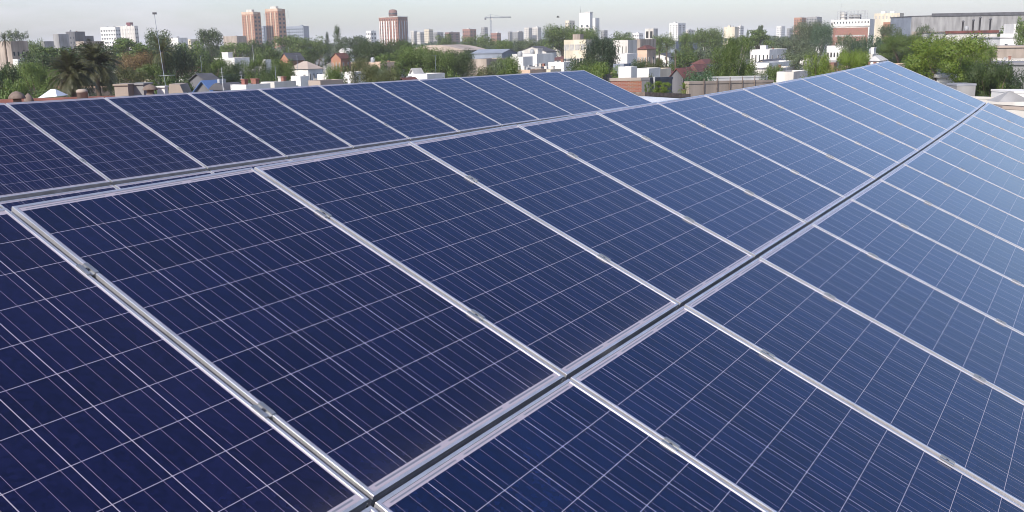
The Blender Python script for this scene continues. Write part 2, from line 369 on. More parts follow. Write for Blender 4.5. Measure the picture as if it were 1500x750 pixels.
for nm, r1, r2, a, e in (('nearer', rowM, rowR, -2, 13), ('farther', rowT, rowU, -3, 10)):
    idx = list(range(a, e+1, 3))
    for q, i in enumerate(idx):
        top = (r1(i+.5, .1)) - NRM*.085; bot = (r2(i+.5, LEN-.1)) - NRM*.085
        r = empty('support_frame', loc=Vector((bot.x, bot.y, ROOFZ)))
        tag(r, 'galvanised triangular steel support under the %s array, %s from its left end' % (nm, ordw[q]), 'support', 'steel supports under the arrays')
        def part(name, p, q_, rad):
            mb = MB(); d = (q_-p).normalized(); ref = Vector((0,0,1)) if abs(d.z) < .9 else Vector((1,0,0))
            s_ = d.cross(ref).normalized(); t_ = s_.cross(d); vs = []
            for c in (p, q_):
                for u_, v_ in ((-1,-1),(1,-1),(1,1),(-1,1)): vs.append(c + s_*u_*rad + t_*v_*rad - r.location)
            mb.add(vs, [(0,1,5,4),(1,2,6,5),(2,3,7,6),(3,0,4,7),(3,2,1,0),(4,5,6,7)])
            mb.build(name, MT['galv'], r)
        part('rafter', bot - NRM*.03, top - NRM*.03, .028)
        part('front_leg', Vector((bot.x, bot.y, ROOFZ+.02)), bot - NRM*.06, .022)
        part('rear_leg', Vector((top.x, top.y, ROOFZ+.02)), top - NRM*.06, .022)
        part('brace', Vector((top.x, top.y, ROOFZ+.15)), bot.lerp(top, .5) - NRM*.06, .018)

# ---------------------------------------------------------------- pixel -> place
def ray(x, y=61):
    d = CW @ Vector(((x-750)/F, (y-375)/F, 1)); return d
def at(x, y, d):          # point seen at photo pixel x,y, at horizontal forward depth d
    r = ray(x, y); return CAM + r*(d/r.y)
def yh(x): return 61 - .018*(x-750)
def ztop(x, y, d): return at(x, y, d).z
XH = Vector((A.col[0].x, A.col[0].y)).normalized(); YH = Vector((-XH.y, XH.x))
RZ = math.atan2(XH.y, XH.x)
def ground_pt(x, d):
    p = at(x, yh(x), d); return Vector((p.x, p.y))
def hit(C, D, x):         # C + s*D meets the vertical plane of pixel column x
    r = ray(x, yh(x)); k = r.x/r.y
    den = D.x - k*D.y
    return None if abs(den) < 1e-6 else (k*C.y - C.x)/den

# ---------------------------------------------------------------- window kit
WCACHE = {}
def win_mesh(w, h, style):
    key = (round(w, 2), round(h, 2), style)
    if key in WCACHE: return WCACHE[key]
    f = MB(); t = .07; g = MB()
    if style in ('far', 'blue', 'dark'):
        f.box(0, -.05, 0, w, .02, h)
        me = f.mesh('window', {'far': MT['glass'], 'blue': MT['bwin'], 'dark': MT['rubber']}[style]); res = (me, None)
    elif style == 'shut':
        f.box(0, -.05, 0, w, .02, h); res = (f.mesh('window', MT['shutter']), None)
    elif style == 'bal':
        f.box(0, -.9, 0, w, .0, .15); f.box(0, -.9, .15, w, -.8, 1.05); f.box(0, -.8, .15, .1, 0, 1.05); f.box(w-.1, -.8, .15, w, 0, 1.05)
        res = (f.mesh('balcony', MT['white']), None)
    else:
        f.box(0, -.06, 0, t, .01, h); f.box(w-t, -.06, 0, w, .01, h); f.box(t, -.06, h-t, w-t, .01, h); f.box(-.06, -.12, -.08, w+.06, .01, 0)
        f.box(t, -.06, 0, w-t, .01, t); f.box(w/2-.025, -.045, t, w/2+.025, -.022, h-t)
        g.box(t, -.02, t, w-t, .008, h-t)
        res = (f.mesh('window', MT['frame']), g.mesh('pane', MT['glass']))
    WCACHE[key] = res; return res
def windows(root, face, L_, z0, z1, cols, nrows, style='far', wf=.5, hf=.5, name='window', x0=0., x1=None, budget=90):
    # grid of windows on the left (x=0) or right (y=0) face of a building root
    x1 = L_ if x1 is None else x1
    n = 0; cw = (x1-x0)/cols; rh = (z1-z0)/nrows
    w = cw*wf; h = rh*hf; me, pane = win_mesh(w, h, style)
    for r_ in range(nrows):
        for c in range(cols):
            if n >= budget: return
            u = x0 + cw*(c+.5) ; z = z0 + rh*(r_+.5) - h/2
            if face == 'R': o = link(name, me, root, (u-w/2, 0, z), 0)
            else: o = link(name, me, root, (0, u+w/2, z), -math.pi/2)
            if pane is not None: link('pane', pane, o)
            n += 1

EXPL = []   # screen footprints of explicit things
def protect(x0, x1, y, yb, d): EXPL.append((x0, x1, y, yb, d))

def walls_mesh(w2, w1, h, mat, par=.5, roofmat=None, z0=0.):
    mb = MB(); t = .2
    o = [(0,0),(w2,0),(w2,w1),(0,w1)]; i_ = [(t,t),(w2-t,t),(w2-t,w1-t),(t,w1-t)]
    vs = [(x,y,z0) for x,y in o] + [(x,y,h) for x,y in o] + [(x,y,h) for x,y in i_] + [(x,y,h-par-.02) for x,y in i_]
    fs = []
    for k in range(4):
        j = (k+1) % 4
        fs += [(k,j,4+j,4+k), (4+k,4+j,8+j,8+k), (8+k,8+j,12+j,12+k)]
    mb.add(vs, fs); return mb
def building(label, cat, xl, xc, xr, y, d=None, h=None, mat='white', roof='roofgrey', kind='flat', yaw=None, name='house', cap=40., group=None,
             yb=None, win=(), par=.5, maxw2=None, clutter=0, w1=None, seed=None, gaxis=0, rise=None):
    X, Y = XH, YH; rz = RZ
    if yaw is not None:
        rz = RZ + math.radians(yaw); X = Vector((math.cos(rz), math.sin(rz))); Y = Vector((-X.y, X.x))
    if d is None: d = (12-h)*F/max(y-yh(xc), 3)
    if h is None: h = 12 - (y-yh(xc))*d/F
    C = ground_pt(xc, d)
    s1 = hit(C, Y, xl); s2 = hit(C, X, xr)
    w1_ = s1 if (s1 and s1 > 0) else 8.
    w2_ = s2 if (s2 and 0 < s2) else cap
    w1_ = min(max(w1_, 2.), 4*cap); w2_ = min(max(w2_, 2.), cap)
    if w1: w1_ = w1
    if maxw2: w2_ = min(w2_, maxw2)
    root = empty(name); root.location = (C.x, C.y, 0); root.rotation_euler = (0, 0, rz)
    tag(root, label, cat, group)
    protect(min(xl, xc), xr, y, yb if yb else y+12, d)
    R = random.Random(int(xl*7+y*13)); w1, w2 = w1_, w2_
    if kind == 'flat':
        walls_mesh(w2, w1, h, None, par).build('wall', MT[mat], root)
        rb = MB(); rb.box(.19, .19, h-par-.2, w2-.19, w1-.19, h-par); rb.build('roof', MT[roof], root)
    else:
        eh = h - (rise if rise else min(w1, w2)*.22)
        mb = MB(); rr = h - eh; mb2 = MB(); oh = .35; th = .12
        if kind == 'gable' and gaxis == 0:      # ridge along X
            mb.add([(0,0,0),(w2,0,0),(w2,w1,0),(0,w1,0),(0,0,eh),(w2,0,eh),(w2,w1,eh),(0,w1,eh),(0,w1/2,h-.1),(w2,w1/2,h-.1)],
                   [(0,1,5,4),(1,2,6,9,5),(2,3,7,6),(3,0,4,8,7)])
            k = rr/(w1/2)
            for sgn, yy in ((1, -oh), (-1, w1+oh)):
                ze = eh - oh*k
                v = [(-oh,yy,ze),(w2+oh,yy,ze),(w2+oh,w1/2,h),(-oh,w1/2,h)]
                v += [(a_,b_,c_+th) for a_,b_,c_ in v]
                mb2.add(v, [(3,2,1,0),(4,5,6,7),(0,1,5,4),(1,2,6,5),(2,3,7,6),(3,0,4,7)])
        elif kind == 'gable':
            mb.add([(0,0,0),(w2,0,0),(w2,w1,0),(0,w1,0),(0,0,eh),(w2,0,eh),(w2,w1,eh),(0,w1,eh),(w2/2,0,h-.1),(w2/2,w1,h-.1)],
                   [(0,1,5,8,4),(1,2,6,5),(2,3,7,9,6),(3,0,4,7)])
            k = rr/(w2/2)
            for xx in (-oh, w2+oh):
                ze = eh - oh*k
                v = [(xx,-oh,ze),(w2/2,-oh,h),(w2/2,w1+oh,h),(xx,w1+oh,ze)]
                v += [(a_,b_,c_+th) for a_,b_,c_ in v]
                mb2.add(v, [(3,2,1,0),(4,5,6,7),(0,1,5,4),(1,2,6,5),(2,3,7,6),(3,0,4,7)])
        elif kind == 'hip':
            mb.box(0, 0, 0, w2, w1, eh); r_ = min(w1, w2)/2
            if w1 > w2: rd = [(w2/2, r_, h), (w2/2, w1-r_, h)]
            else: rd = [(r_, w1/2, h), (w2-r_, w1/2, h)]
            v = [(-oh,-oh,eh),(w2+oh,-oh,eh),(w2+oh,w1+oh,eh),(-oh,w1+oh,eh)] + rd
            f_ = [(0,1,4),(1,2,5,4),(2,3,5),(3,0,4,5),(3,2,1,0)] if w1 > w2 else [(0,1,5,4),(1,2,5),(2,3,4,5),(3,0,4),(3,2,1,0)]
            mb2.add(v, f_)
        elif kind == 'arch':                     # shallow vault, ridge along X
            mb.box(0, 0, 0, w2, w1, eh-.05); n_ = 16; v = []; f_ = []
            for q in range(n_+1):
                t_ = q/n_; yy = -oh + (w1+2*oh)*t_; zz = eh + rr*math.sin(math.pi*t_)
                v += [(-oh,yy,zz),(w2+oh,yy,zz)]
            for q in range(n_): f_.append((2*q, 2*q+1, 2*q+3, 2*q+2))
            f_ += [tuple(2*q for q in range(n_, -1, -1)), tuple(2*q+1 for q in range(n_+1)), (0, 2*n_, 2*n_+1, 1)]
            mb2.add(v, f_)
        mb.build('wall', MT[mat], root); mb2.build('roof', MT[roof], root)
    if cat == 'house' and win and not any(q[0] == 'R' for q in win) and w2 > 5: win = list(win) + [('R',.35,.75,3,1,'auto',.22,.6)]
    if cat == 'house' and not win and d < 420: win = [('L',.35,.75,3,1,'auto',.25,.6),('R',.35,.75,2,1,'auto',.25,.6)]
    for wdef in win:
        face, z0, z1, c, r_, style, wf, hf = wdef[:8]
        L_ = w1 if face == 'L' else w2
        a0, a1 = (wdef[8]*L_, wdef[9]*L_) if len(wdef) > 8 else (0, L_)
        if style == 'auto': style = 'near' if d < 420 else 'far'
        windows(root, face, L_, z0*h, z1*h, c, r_, style, wf, hf, 'balcony' if style == 'bal' else 'window', a0, a1)
    for q in range(clutter):                      # things belonging to the roof: stair head, tank, chimney
        cx, cy = R.uniform(.15, .75)*w2, R.uniform(.1, .75)*w1; k = R.randrange(3) if d > 210 else 2; zb = h-par if kind == 'flat' else h-.6
        if k == 0:
            mb = MB(); a_, b_ = min(3., w2*.3), min(2.6, w1*.3); mb.box(cx, cy, zb, cx+a_, cy+b_, zb+1.9); mb.box(cx-.1, cy-.1, zb+1.9, cx+a_+.1, cy+b_+.1, zb+2.02)
            mb.build('stair_head', MT[R.choice(['white','offwhite',mat])], root)
        elif k == 1:
            mb = MB(); mb.lathe([(.62,.5),(.66,.6),(.66,1.4),(.5,1.75),(.15,1.85)], 12, (cx, cy, zb)); mb.box(cx-.6, cy-.6, zb, cx-.45, cy+.6, zb+.5); mb.box(cx+.45, cy-.6, zb, cx+.6, cy+.6, zb+.5)
            mb.build('water_tank', MT['tank'], root)
        else:
            mb = MB(); mb.box(cx, cy, zb, cx+.45, cy+.45, zb+.9); mb.box(cx-.06, cy-.06, zb+.9, cx+.51, cy+.51, zb+1.0); mb.build('chimney', MT[R.choice(['brick','offwhite'])], root)
    root['_w1'] = w1; root['_w2'] = w2; root['_h'] = h
    w_ = (w1, w2, h); del root['_w1'], root['_w2'], root['_h']
    return root, w_[0], w_[1], w_[2]
def addbox(root, name, mat, x0, y0, z0, x1, y1, z1):
    mb = MB(); mb.box(x0, y0, z0, x1, y1, z1); return mb.build(name, MT[mat], root)

# ---------------------------------------------------------------- trees
def foliage(name):
    mt, t, b = newmat(name); n = t.nodes.new; l = t.links.new
    oi = n('ShaderNodeObjectInfo'); geo = n('ShaderNodeNewGeometry'); hs = n('ShaderNodeHueSaturation')
    mr1 = n('ShaderNodeMapRange'); mr1.inputs[3].default_value = .78; mr1.inputs[4].default_value = 1.22; l(geo.outputs['Random Per Island'], mr1.inputs[0])
    wn = n('ShaderNodeTexWhiteNoise'); wn.noise_dimensions = '1D'; l(geo.outputs['Random Per Island'], wn.inputs['W'])
    mr2 = n('ShaderNodeMapRange'); mr2.inputs[3].default_value = .475; mr2.inputs[4].default_value = .515; l(wn.outputs['Value'], mr2.inputs[0])
    l(oi.outputs['Color'], hs.inputs['Color']); l(mr1.outputs[0], hs.inputs['Value']); l(mr2.outputs[0], hs.inputs['Hue'])
    l(hs.outputs[0], b.inputs['Base Color']); b.inputs['Roughness'].default_value = .55
    tr = n('ShaderNodeBsdfTranslucent'); l(hs.outputs[0], tr.inputs['Color']); mx = n('ShaderNodeMixShader'); mx.inputs[0].default_value = .22
    l(b.outputs[0], mx.inputs[1]); l(tr.outputs[0], mx.inputs[2]); l(mx.outputs[0], t.nodes['Material Output'].inputs[0])
    return mt
MT['leaf'] = foliage('foliage')
rng = np.random.default_rng(5)
def quads_mesh(name, cen, nor, size, mats):
    n = len(cen); nor = nor/np.linalg.norm(nor, axis=1, keepdims=True)
    ref = np.where(np.abs(nor[:, 2:3]) < .9, np.array([[0,0,1.]]), np.array([[1.,0,0]]))
    u = np.cross(nor, ref); u /= np.linalg.norm(u, axis=1, keepdims=True); v = np.cross(nor, u)
    a = rng.uniform(0, 2*np.pi, (n,1)); u2 = u*np.cos(a)+v*np.sin(a); v2 = -u*np.sin(a)+v*np.cos(a)
    s = size.reshape(-1,1); asp = rng.uniform(.5, .9, (n,1))
    vs = np.stack([cen-u2*s, cen-v2*s*asp, cen+u2*s, cen+v2*s*asp], 1).reshape(-1,3)
    me = bpy.data.meshes.new(name); me.from_pydata(vs.tolist(), [], np.arange(4*n).reshape(-1,4).tolist())
    for m_ in mats: me.materials.append(m_)
    return me
def crown(seed, nclump=16, leaves=3600, shape='round', lo=.28, leaf=.017):
    r = np.random.default_rng(seed); cl = []
    for k in range(nclump):
        th = r.uniform(0, 2*np.pi); t = r.uniform(0, 1)
        if shape == 'round': z = lo + (1-lo)*(.12+.76*t); R = .40*np.sqrt(max(0, 1-((z-(lo+(1-lo)*.48))/((1-lo)*.58))**2)); rad = r.uniform(.12, .22); vz = .75
        elif shape == 'flat': z = lo + (1-lo)*(.35+.5*t); R = .46*r.uniform(.3, 1)*(1-.35*t); rad = r.uniform(.10, .17); vz = .55
        elif shape == 'cone': z = lo+(1-lo)*t*.95; R = .30*(1-t)**.8; rad = .10+.15*(1-t); vz = 1.1
        elif shape == 'huge': z = lo + (1-lo)*(.1+.8*t); R = .44*np.sqrt(max(0, 1-((z-(lo+(1-lo)*.45))/((1-lo)*.6))**2)); rad = r.uniform(.08, .16); vz = .7
        elif shape == 'open': z = lo + (1-lo)*(.1+.82*t); R = .42*np.sqrt(max(0, 1-((z-(lo+(1-lo)*.5))/((1-lo)*.6))**2)); rad = r.uniform(.08, .14); vz = .8
        q = R*np.sqrt(r.uniform(.15, 1))
        cl.append((q*np.cos(th), q*np.sin(th), min(z, 1-rad*vz), rad, vz))
    if shape in ('round', 'cone'): cl.append((0, 0, lo+(1-lo)*.5, .22, 1.1))
    w = np.array([c[3]**2 for c in cl]); w /= w.sum(); C = []; Nn = []; 
    for c, ww in zip(cl, w):
        m_ = int(leaves*ww); dv = r.normal(size=(m_,3)); dv /= np.linalg.norm(dv, axis=1, keepdims=True)
        rr = c[3]*(.55+.5*r.uniform(0,1,(m_,1))**.7)*(1+.18*np.sin(dv[:, :1]*9+seed)+.14*np.sin(dv[:, 1:2]*13))
        C.append(np.array(c[:3])+dv*rr*np.array([1,1,c[4]])); Nn.append(dv*1.1+r.normal(size=(m_,3))*.42+np.array([0,0,.2]))
    C = np.vstack(C); Nn = np.vstack(Nn); keep = C[:, 2] > lo*.75
    C = C[keep]; Nn = Nn[keep]
    return quads_mesh('crown', C, Nn, r.uniform(.6, 1.5, len(C))*leaf, [MT['leaf']]), cl
def trunk(seed, cl, lo, mat, thick=.022):
    r = random.Random(seed); mb = MB(); top = lo + .25*(1-lo)
    mb.tube([(0,0,0),(.004,.002,lo*.5),(-.004,.004,lo),(0,0,top)], [thick*1.25, thick, thick*.85, thick*.6], 7)
    for c in sorted(cl, key=lambda q: r.random())[:9]:
        z0 = lo*r.uniform(.75, 1.1); mid = (c[0]*.45, c[1]*.45, z0+(c[2]-z0)*.6)
        mb.tube([(0,0,z0), mid, (c[0]*.95, c[1]*.95, c[2])], [thick*.6, thick*.4, thick*.15], 5)
    return mb.mesh('trunk', MT[mat])
TK = {}
for nm, sd_, nc, lv, shp, lo, leaf in (('round1',1,18,5200,'round',.2,.016),('round2',2,22,5200,'round',.24,.016),('round3',3,15,4600,'round',.18,.017),('flat',4,22,4200,'flat',.35,.016),
        ('cone',5,26,4200,'cone',.12,.016),('open1',6,26,3600,'open',.26,.015),('open2',7,30,4200,'open',.22,.014),('bush',8,14,3400,'round',.04,.02),('big',9,34,14000,'round',.2,.0105),('bigopen',10,44,14000,'open',.24,.0095),('huge',12,30,46000,'huge',.26,.0058),('hugeopen',13,44,30000,'open',.24,.0065)):
    me, cl = crown(sd_, nc, lv, shp, lo, leaf); TK[nm] = (me, trunk(sd_, cl, max(lo, .08), 'bark'), trunk(sd_+50, cl, max(lo, .08), 'palebark'))
GREEN = dict(dark=(.044,.076,.016), mid=(.084,.135,.022), light=(.115,.18,.028), bright=(.125,.19,.020), olive=(.078,.092,.026), palm=(.058,.062,.022), rust=(.18,.12,.04), blue=(.05,.098,.042), deep=(.020,.042,.014), grey=(.095,.128,.06))
def tree(label, kind, x, ytop, wpx, d=None, h=None, col='mid', name='broadleaf_tree', z0=0., group=None, pale=False, cat='tree', seed=0, yb=None, pr=True):
    if d is None: d = (12-h)*F/(ytop-yh(x))
    if h is None: h = 12 - (ytop-yh(x))*d/F
    g = ground_pt(x, d); w = wpx*d/F; h = h - z0
    r = empty(name, loc=(g.x, g.y, z0)); tag(r, label, cat, group)
    R = random.Random(int(x*31+ytop*7+seed)); a = R.uniform(0, 6.28); base = GREEN[col]; v = R.uniform(.85, 1.15)
    for nm, me in (('crown', TK[kind][0]), ('trunk', TK[kind][2 if pale else 1])):
        o = link(nm, me, r, (0,0,0), a); o.scale = (w*1.2, w*1.2, h*(1.02 if nm == 'crown' else 1))
        o.color = tuple(c*v for c in base)+(1,)
    if pr: protect(x-wpx*.4, x+wpx*.4, ytop, yb if yb else ytop+wpx*.5, d)
    return r
def palm_meshes(seed, nf=95, flen=.5, leafl=.10, droop=1.0, nl=26):
    r = random.Random(seed); lf = MB(); lw = .0075
    for k in range(nf):
        th = k*2.39996 + r.uniform(-.2, .2); el = math.radians(r.uniform(-60, 80) if k > nf*.3 else r.uniform(35, 85))
        L_ = flen*r.uniform(.85, 1.1); d = Vector((math.cos(th)*math.cos(el), math.sin(th)*math.cos(el), math.sin(el))); p = Vector((0,0,0)); pts = [p.copy()]
        for s in range(nl):
            p = p + d*(L_/nl); d = (d + Vector((0,0,-1))*(.085*droop*(.4+s/nl))).normalized(); pts.append(p.copy())
        lf.tube(pts[::5], [.006,.005,.004,.003,.002,.001][:len(pts[::5])], 3, 1)
        side = Vector((-math.sin(th), math.cos(th), 0))
        for s in range(3, nl+1):
            q = pts[s]; t = (pts[s]-pts[s-1]).normalized(); up = side.cross(t); ll = leafl*math.sin(math.pi*(.12+.8*s/nl))*r.uniform(.8, 1.1)
            for sg in (-1, 1):
                dr = (side*sg*.8 + t*.6 + up*.25*r.uniform(-.6, 1.)).normalized(); e = q + dr*ll + Vector((0,0,-ll*.25)); wv = t*lw
                lf.add([q-wv, q+wv, e+wv*.25, e-wv*.25], [(0,1,2,3)])
    return lf.mesh('crown', [MT['leaf'], MT['bark']])
PALM = palm_meshes(3); PALM2 = palm_meshes(8, 30, .5, .10, 1.4, 20)
def palm_trunk():
    mb = MB(); n = 26
    pts = [(math.sin(i*.3)*.004, 0, i/n) for i in range(n+1)]
    mb.tube(pts, [.055*(1.0+.12*(i % 2)) * (1.25 if i < 2 else 1) for i in range(n+1)], 10); return mb.mesh('trunk', MT['bark'])
PTR = palm_trunk()
def palm(label, x, ytop, wpx, d, col='olive', mesh=None, group=None, name='palm_tree', thin=1., hc=None):
    # ytop: top of the crown; the crown is about wpx wide
    g = ground_pt(x, d); w = wpx*d/F; zt = 12-(ytop-yh(x))*d/F; hub = zt - .36*w
    if hc is not None: hub = hc
    r = empty(name, loc=(g.x, g.y, 0)); tag(r, label, 'palm tree', group)
    c = link('crown', mesh or PALM, r, (0,0,hub), x); c.scale = (w*1.2,)*3; c.color = GREEN[col]+(1,)
    t = link('trunk', PTR, r, (0,0,0), 0); t.scale = (6*thin, 6*thin, hub); t.color = (1,1,1,1)
    protect(x-wpx*.4, x+wpx*.4, ytop, ytop+wpx*.6, d)

# ---------------------------------------------------------------- ground
def sheet(name, pts, z, mat, kind='structure'):
    mb = MB(); mb.add([(x, y, z) for x, y in pts], [tuple(range(len(pts)))]); return tag(mb.build(name, mat), kind=kind)
def ground_mat():
    mt, t, b = newmat('town_ground'); n = t.nodes.new; l = t.links.new
    c = n('ShaderNodeTexCoord'); a = n('ShaderNodeTexNoise'); a.inputs['Scale'].default_value = .012; a.inputs['Detail'].default_value = 10; a.inputs['Roughness'].default_value = .7
    l(c.outputs['Object'], a.inputs['Vector']); r = n('ShaderNodeValToRGB'); r.color_ramp.interpolation = 'LINEAR'
    e = r.color_ramp.elements; e[0].position = .35; e[0].color = (.045, .065, .025, 1); e[1].position = .7; e[1].color = (.26, .23, .20, 1)
    e2 = e.new(.5); e2.color = (.10, .10, .07, 1); e3 = e.new(.58); e3.color = (.19, .18, .17, 1)
    l(a.outputs['Fac'], r.inputs[0]); l(r.outputs[0], b.inputs['Base Color']); b.inputs['Roughness'].default_value = .95; return mt
MT['ground'] = ground_mat()
sheet('ground', [(-6500,-300),(6500,-300),(6500,9000),(-6500,9000)], 0, MT['ground'])
# streets of the grid, parallel and square to the roof
def strip(name, c, D, half, length, z, mat):
    n_ = Vector((-D.y, D.x)); a = c - D*length; b_ = c + D*length
    return sheet(name, [(a-n_*half), (b_-n_*half), (b_+n_*half), (a+n_*half)], z, mat)
MT['asphalt'] = simple('asphalt', (.055,.055,.058), .9, 0, .15, .3)
MT['pave'] = simple('pavement', (.26,.25,.24), .9, 0, .15, .4)
for D, offs, nm in ((XH, (95, 205, 318, 430), 0), (YH, (40, -75, 150), 1)):
    for q, o_ in enumerate(offs):
        n_ = Vector((-D.y, D.x)); c = n_*o_
        z_ = .004*(1+nm)
        strip('pavement', c, D, 8.5, 1500, z_, MT['pave']); strip('road', c, D, 5.5, 1500, z_+.009, MT['asphalt'])

# ---------------------------------------------------------------- own roof and neighbour roofs
def prism(name, pts, z0, z1, mat, parent=None, loc=None):
    mb = MB(); n = len(pts); vs = [(x,y,z0) for x,y in pts]+[(x,y,z1) for x,y in pts]
    mb.add(vs, [tuple(range(n-1,-1,-1)), tuple(range(n, 2*n))]+[(k,(k+1)%n,n+(k+1)%n,n+k) for k in range(n)])
    return mb.build(name, MT[mat], parent, loc)
def gridpt(a, b_): return Vector((0, 0)) + XH*a + YH*b_
fr = at(1000, 150, 36); ca = XH.dot(Vector((fr.x, fr.y))); cb = YH.dot(Vector((fr.x, fr.y)))
own = empty('warehouse'); tag(own, 'warehouse with a dark flat roof carrying the solar panels', 'warehouse'); own.rotation_euler = (0, 0, RZ)
a0, a1, b0, b1 = -16., 17.6, -7., 12.
mb = MB(); mb.box(a0, b0, 0, a1, b1, ROOFZ-.16); mb.build('wall', MT['offwhite'], own)
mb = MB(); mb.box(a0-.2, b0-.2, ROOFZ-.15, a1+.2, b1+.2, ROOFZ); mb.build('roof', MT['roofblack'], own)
an = empty('annex'); tag(an, 'annex with a bright white corrugated roof between the two arrays and the brick wall', 'annex')
ap = [ground_pt(x, d) for x, d in ((905, 23.5), (1022, 24), (1020, 36.6), (912, 40.6))]

nb = empty('neighbouring_building'); tag(nb, 'building with a worn red-brown flat roof just beyond the left end of the panels', 'building')
q0, q1, q2, q3 = [ground_pt(x, d) for x, d in ((-160, 22.5), (300, 27.5), (272, 38.2), (-160, 35))]
ZN = 10.15
prism('wall', [q0, q1, q2, q3], 0, ZN-.2, 'tan', nb)
prism('roof', [q0, q1, q2, q3], ZN-.199, ZN, 'terra', nb)
prism('wall', ap, 0, ROOFZ-.1, 'offwhite', an); prism('roof', ap, ROOFZ-.099, ROOFZ, 'corr', an)
def edge(p, q, w, z0, z1, nm, mat):
    D = (q-p).normalized(); n_ = Vector((-D.y, D.x))*w; return prism(nm, [p, q, q+n_, p+n_], z0, z1, mat, nb)
edge(q2, q3, .25, ZN+.001, ZN+.10, 'parapet', 'terra')
def vent(label, x, ytop, wpx, d, body='grey', kind='cap'):
    g = ground_pt(x, d); w = wpx*d/F; zt = ztop(x, ytop, d)
    r = empty('roof_vent', loc=(g.x, g.y, ZN)); tag(r, label, 'roof vent'); h = zt-ZN
    if kind == 'cap':
        mb = MB(); mb.lathe([(w*.34,0),(w*.32,.03),(w*.30,h*.55)], 20); mb.build('vent_pipe', MT[body], r)
        mb = MB(); mb.lathe([(w*.24,h*.551),(w*.24,h*.719)], 12); mb.build('neck', MT['ceramic'], r)
        mb = MB(); mb.lathe([(w*.50,h*.72),(w*.5,h*.76),(w*.42,h*.86),(w*.25,h*.95),(.01,h)], 24); mb.build('cap', MT['ceramic'], r)
    elif kind == 'dome':
        mb = MB(); mb.lathe([(w*.48,0),(w*.48,h*.35)], 20); mb.build('base', MT[body], r)
        mb = MB(); mb.lathe([(w*.5,h*.36),(w*.45,h*.6),(w*.3,h*.85),(.01,h)], 24); mb.build('cap', MT['ceramic'], r)
    else:
        mb = MB(); mb.lathe([(w*.5,0),(w*.5,h*.8),(w*.54,h*.8),(w*.54,h*.92),(w*.3,h)], 24); mb.build('vent_pipe', MT[body], r)
        mb = MB(); mb.box(-w*.56, -.03, h*.3, w*.56, .03, h*.4); mb.build('strap', MT['galv'], r)
vent('brown mushroom-capped roof vent nearest the left edge of the photo', 16, 133.5, 23, 27)
vent('low brown domed roof vent right of the leftmost mushroom vent', 33, 136.5, 15, 30, 'ceramic', 'dome')
vent('pale cylindrical flue below the palm trees', 113, 130.5, 15, 31.5, 'tan', 'pipe')
vent('mushroom-capped roof vent right of the concrete roof blocks', 214, 123.5, 21, 32.5, 'ceramic')
def roofblock(label, x0, x1, ytop, d, mat, depth=.9, cat='roof block', name='masonry_block', taper=0):
    p = ground_pt(x0, d); q = ground_pt(x1, d); h = ztop((x0+x1)/2, ytop, d)-ZN; w = (q-p).length; D = (q-p).normalized()
    r = empty(name, loc=(p.x, p.y, ZN)); r.rotation_euler = (0,0,math.atan2(D.y, D.x)); tag(r, label, cat)
    mb = MB(); t = taper*w
    mb.add([(0,0,0),(w,0,0),(w,depth,0),(0,depth,0),(t*.3,.03,h),(w-t,.03,h*(.96 if taper else 1)),(w-t,depth-.03,h),(t*.3,depth-.03,h)], [(3,2,1,0),(4,5,6,7),(0,1,5,4),(1,2,6,5),(2,3,7,6),(3,0,4,7)])
    mb.build('block_body', MT[mat], r)
    if not taper:
        mb = MB(); mb.box(-.03,-.03,h+.001,w+.03,depth+.03,h+.05); mb.build('coping', MT[mat], r)
    return r
roofblock('pale concrete block on the red-brown roof, left of the long grey one', 161, 181, 125.5, 33.5, 'tan')
roofblock('long low grey block on the red-brown roof', 181.6, 204, 124.5, 34, 'grey')
roofblock('rough brown sloping masonry stub at the right end of the red-brown roof', 239, 268, 123, 33.5, 'tan', taper=.35)
roofblock('small white box on the red-brown roof beside the mushroom vent', 223.5, 235, 128.5, 35.2, 'white', .4)
# white tarp tent
g = ground_pt(65, 41); tn = empty('canvas_tent', loc=(g.x, g.y, 0)); tag(tn, 'small white pointed canvas awning in front of the left palm', 'awning')
s = 41/F; zt = ztop(66, 131, 41); zb = ztop(66, 143, 41)
mb = MB(); mb.add([(-13*s,-.3,zb),(13*s,-.2,zb+.05),(13*s,.9,zb+.05),(-13*s,.9,zb),(-1*s,.2,zt),(4*s,.3,zt)], [(0,1,5,4),(1,2,5),(2,3,4,5),(3,0,4)]); mb.build('canvas', MT['canvas'], tn)
mb = MB(); mb.tube([(-12*s,.8,0),(-12*s,.8,zb)],[.03,.03],6); mb.tube([(12*s,.8,0),(12*s,.8,zb)],[.03,.03],6); mb.build('pole', MT['galv'], tn)

B = building
# ---------------------------------------------------------------- skyline, from left to right
B('old low building with a pale sunlit side and grey flank at the left edge', 'building', -30, 17, 42, 61, d=330, mat='tan', roof='roofgrey', win=[('R',.35,.85,4,2,'far',.35,.35)], name='building')
B('small grey flat building left of the stepped grey blocks', 'building', 60, 66, 84, 61, d=700, mat='grey', name='building')
rt, *_ = B('tall plain grey block, left part of the stepped grey building', 'building', 80, 88, 103, 51, d=620, mat='grey', name='building', maxw2=14)
B('darker grey stepped building with roof boxes beside the plain grey block', 'building', 99, 112, 127, 47.5, d=650, mat='dgrey', roof='roofgrey', clutter=3, name='building', win=[('L',.5,.9,3,3,'far',.4,.4)], maxw2=16)
B('low dark annex of the stepped grey building, with a terrace', 'building', 122, 126, 139, 53.5, d=700, mat='dgrey', name='building', maxw2=20)
B('long low tan building in front of the white apartment block at left', 'building', 112, 124, 153, 61, d=560, mat='tan', name='building')
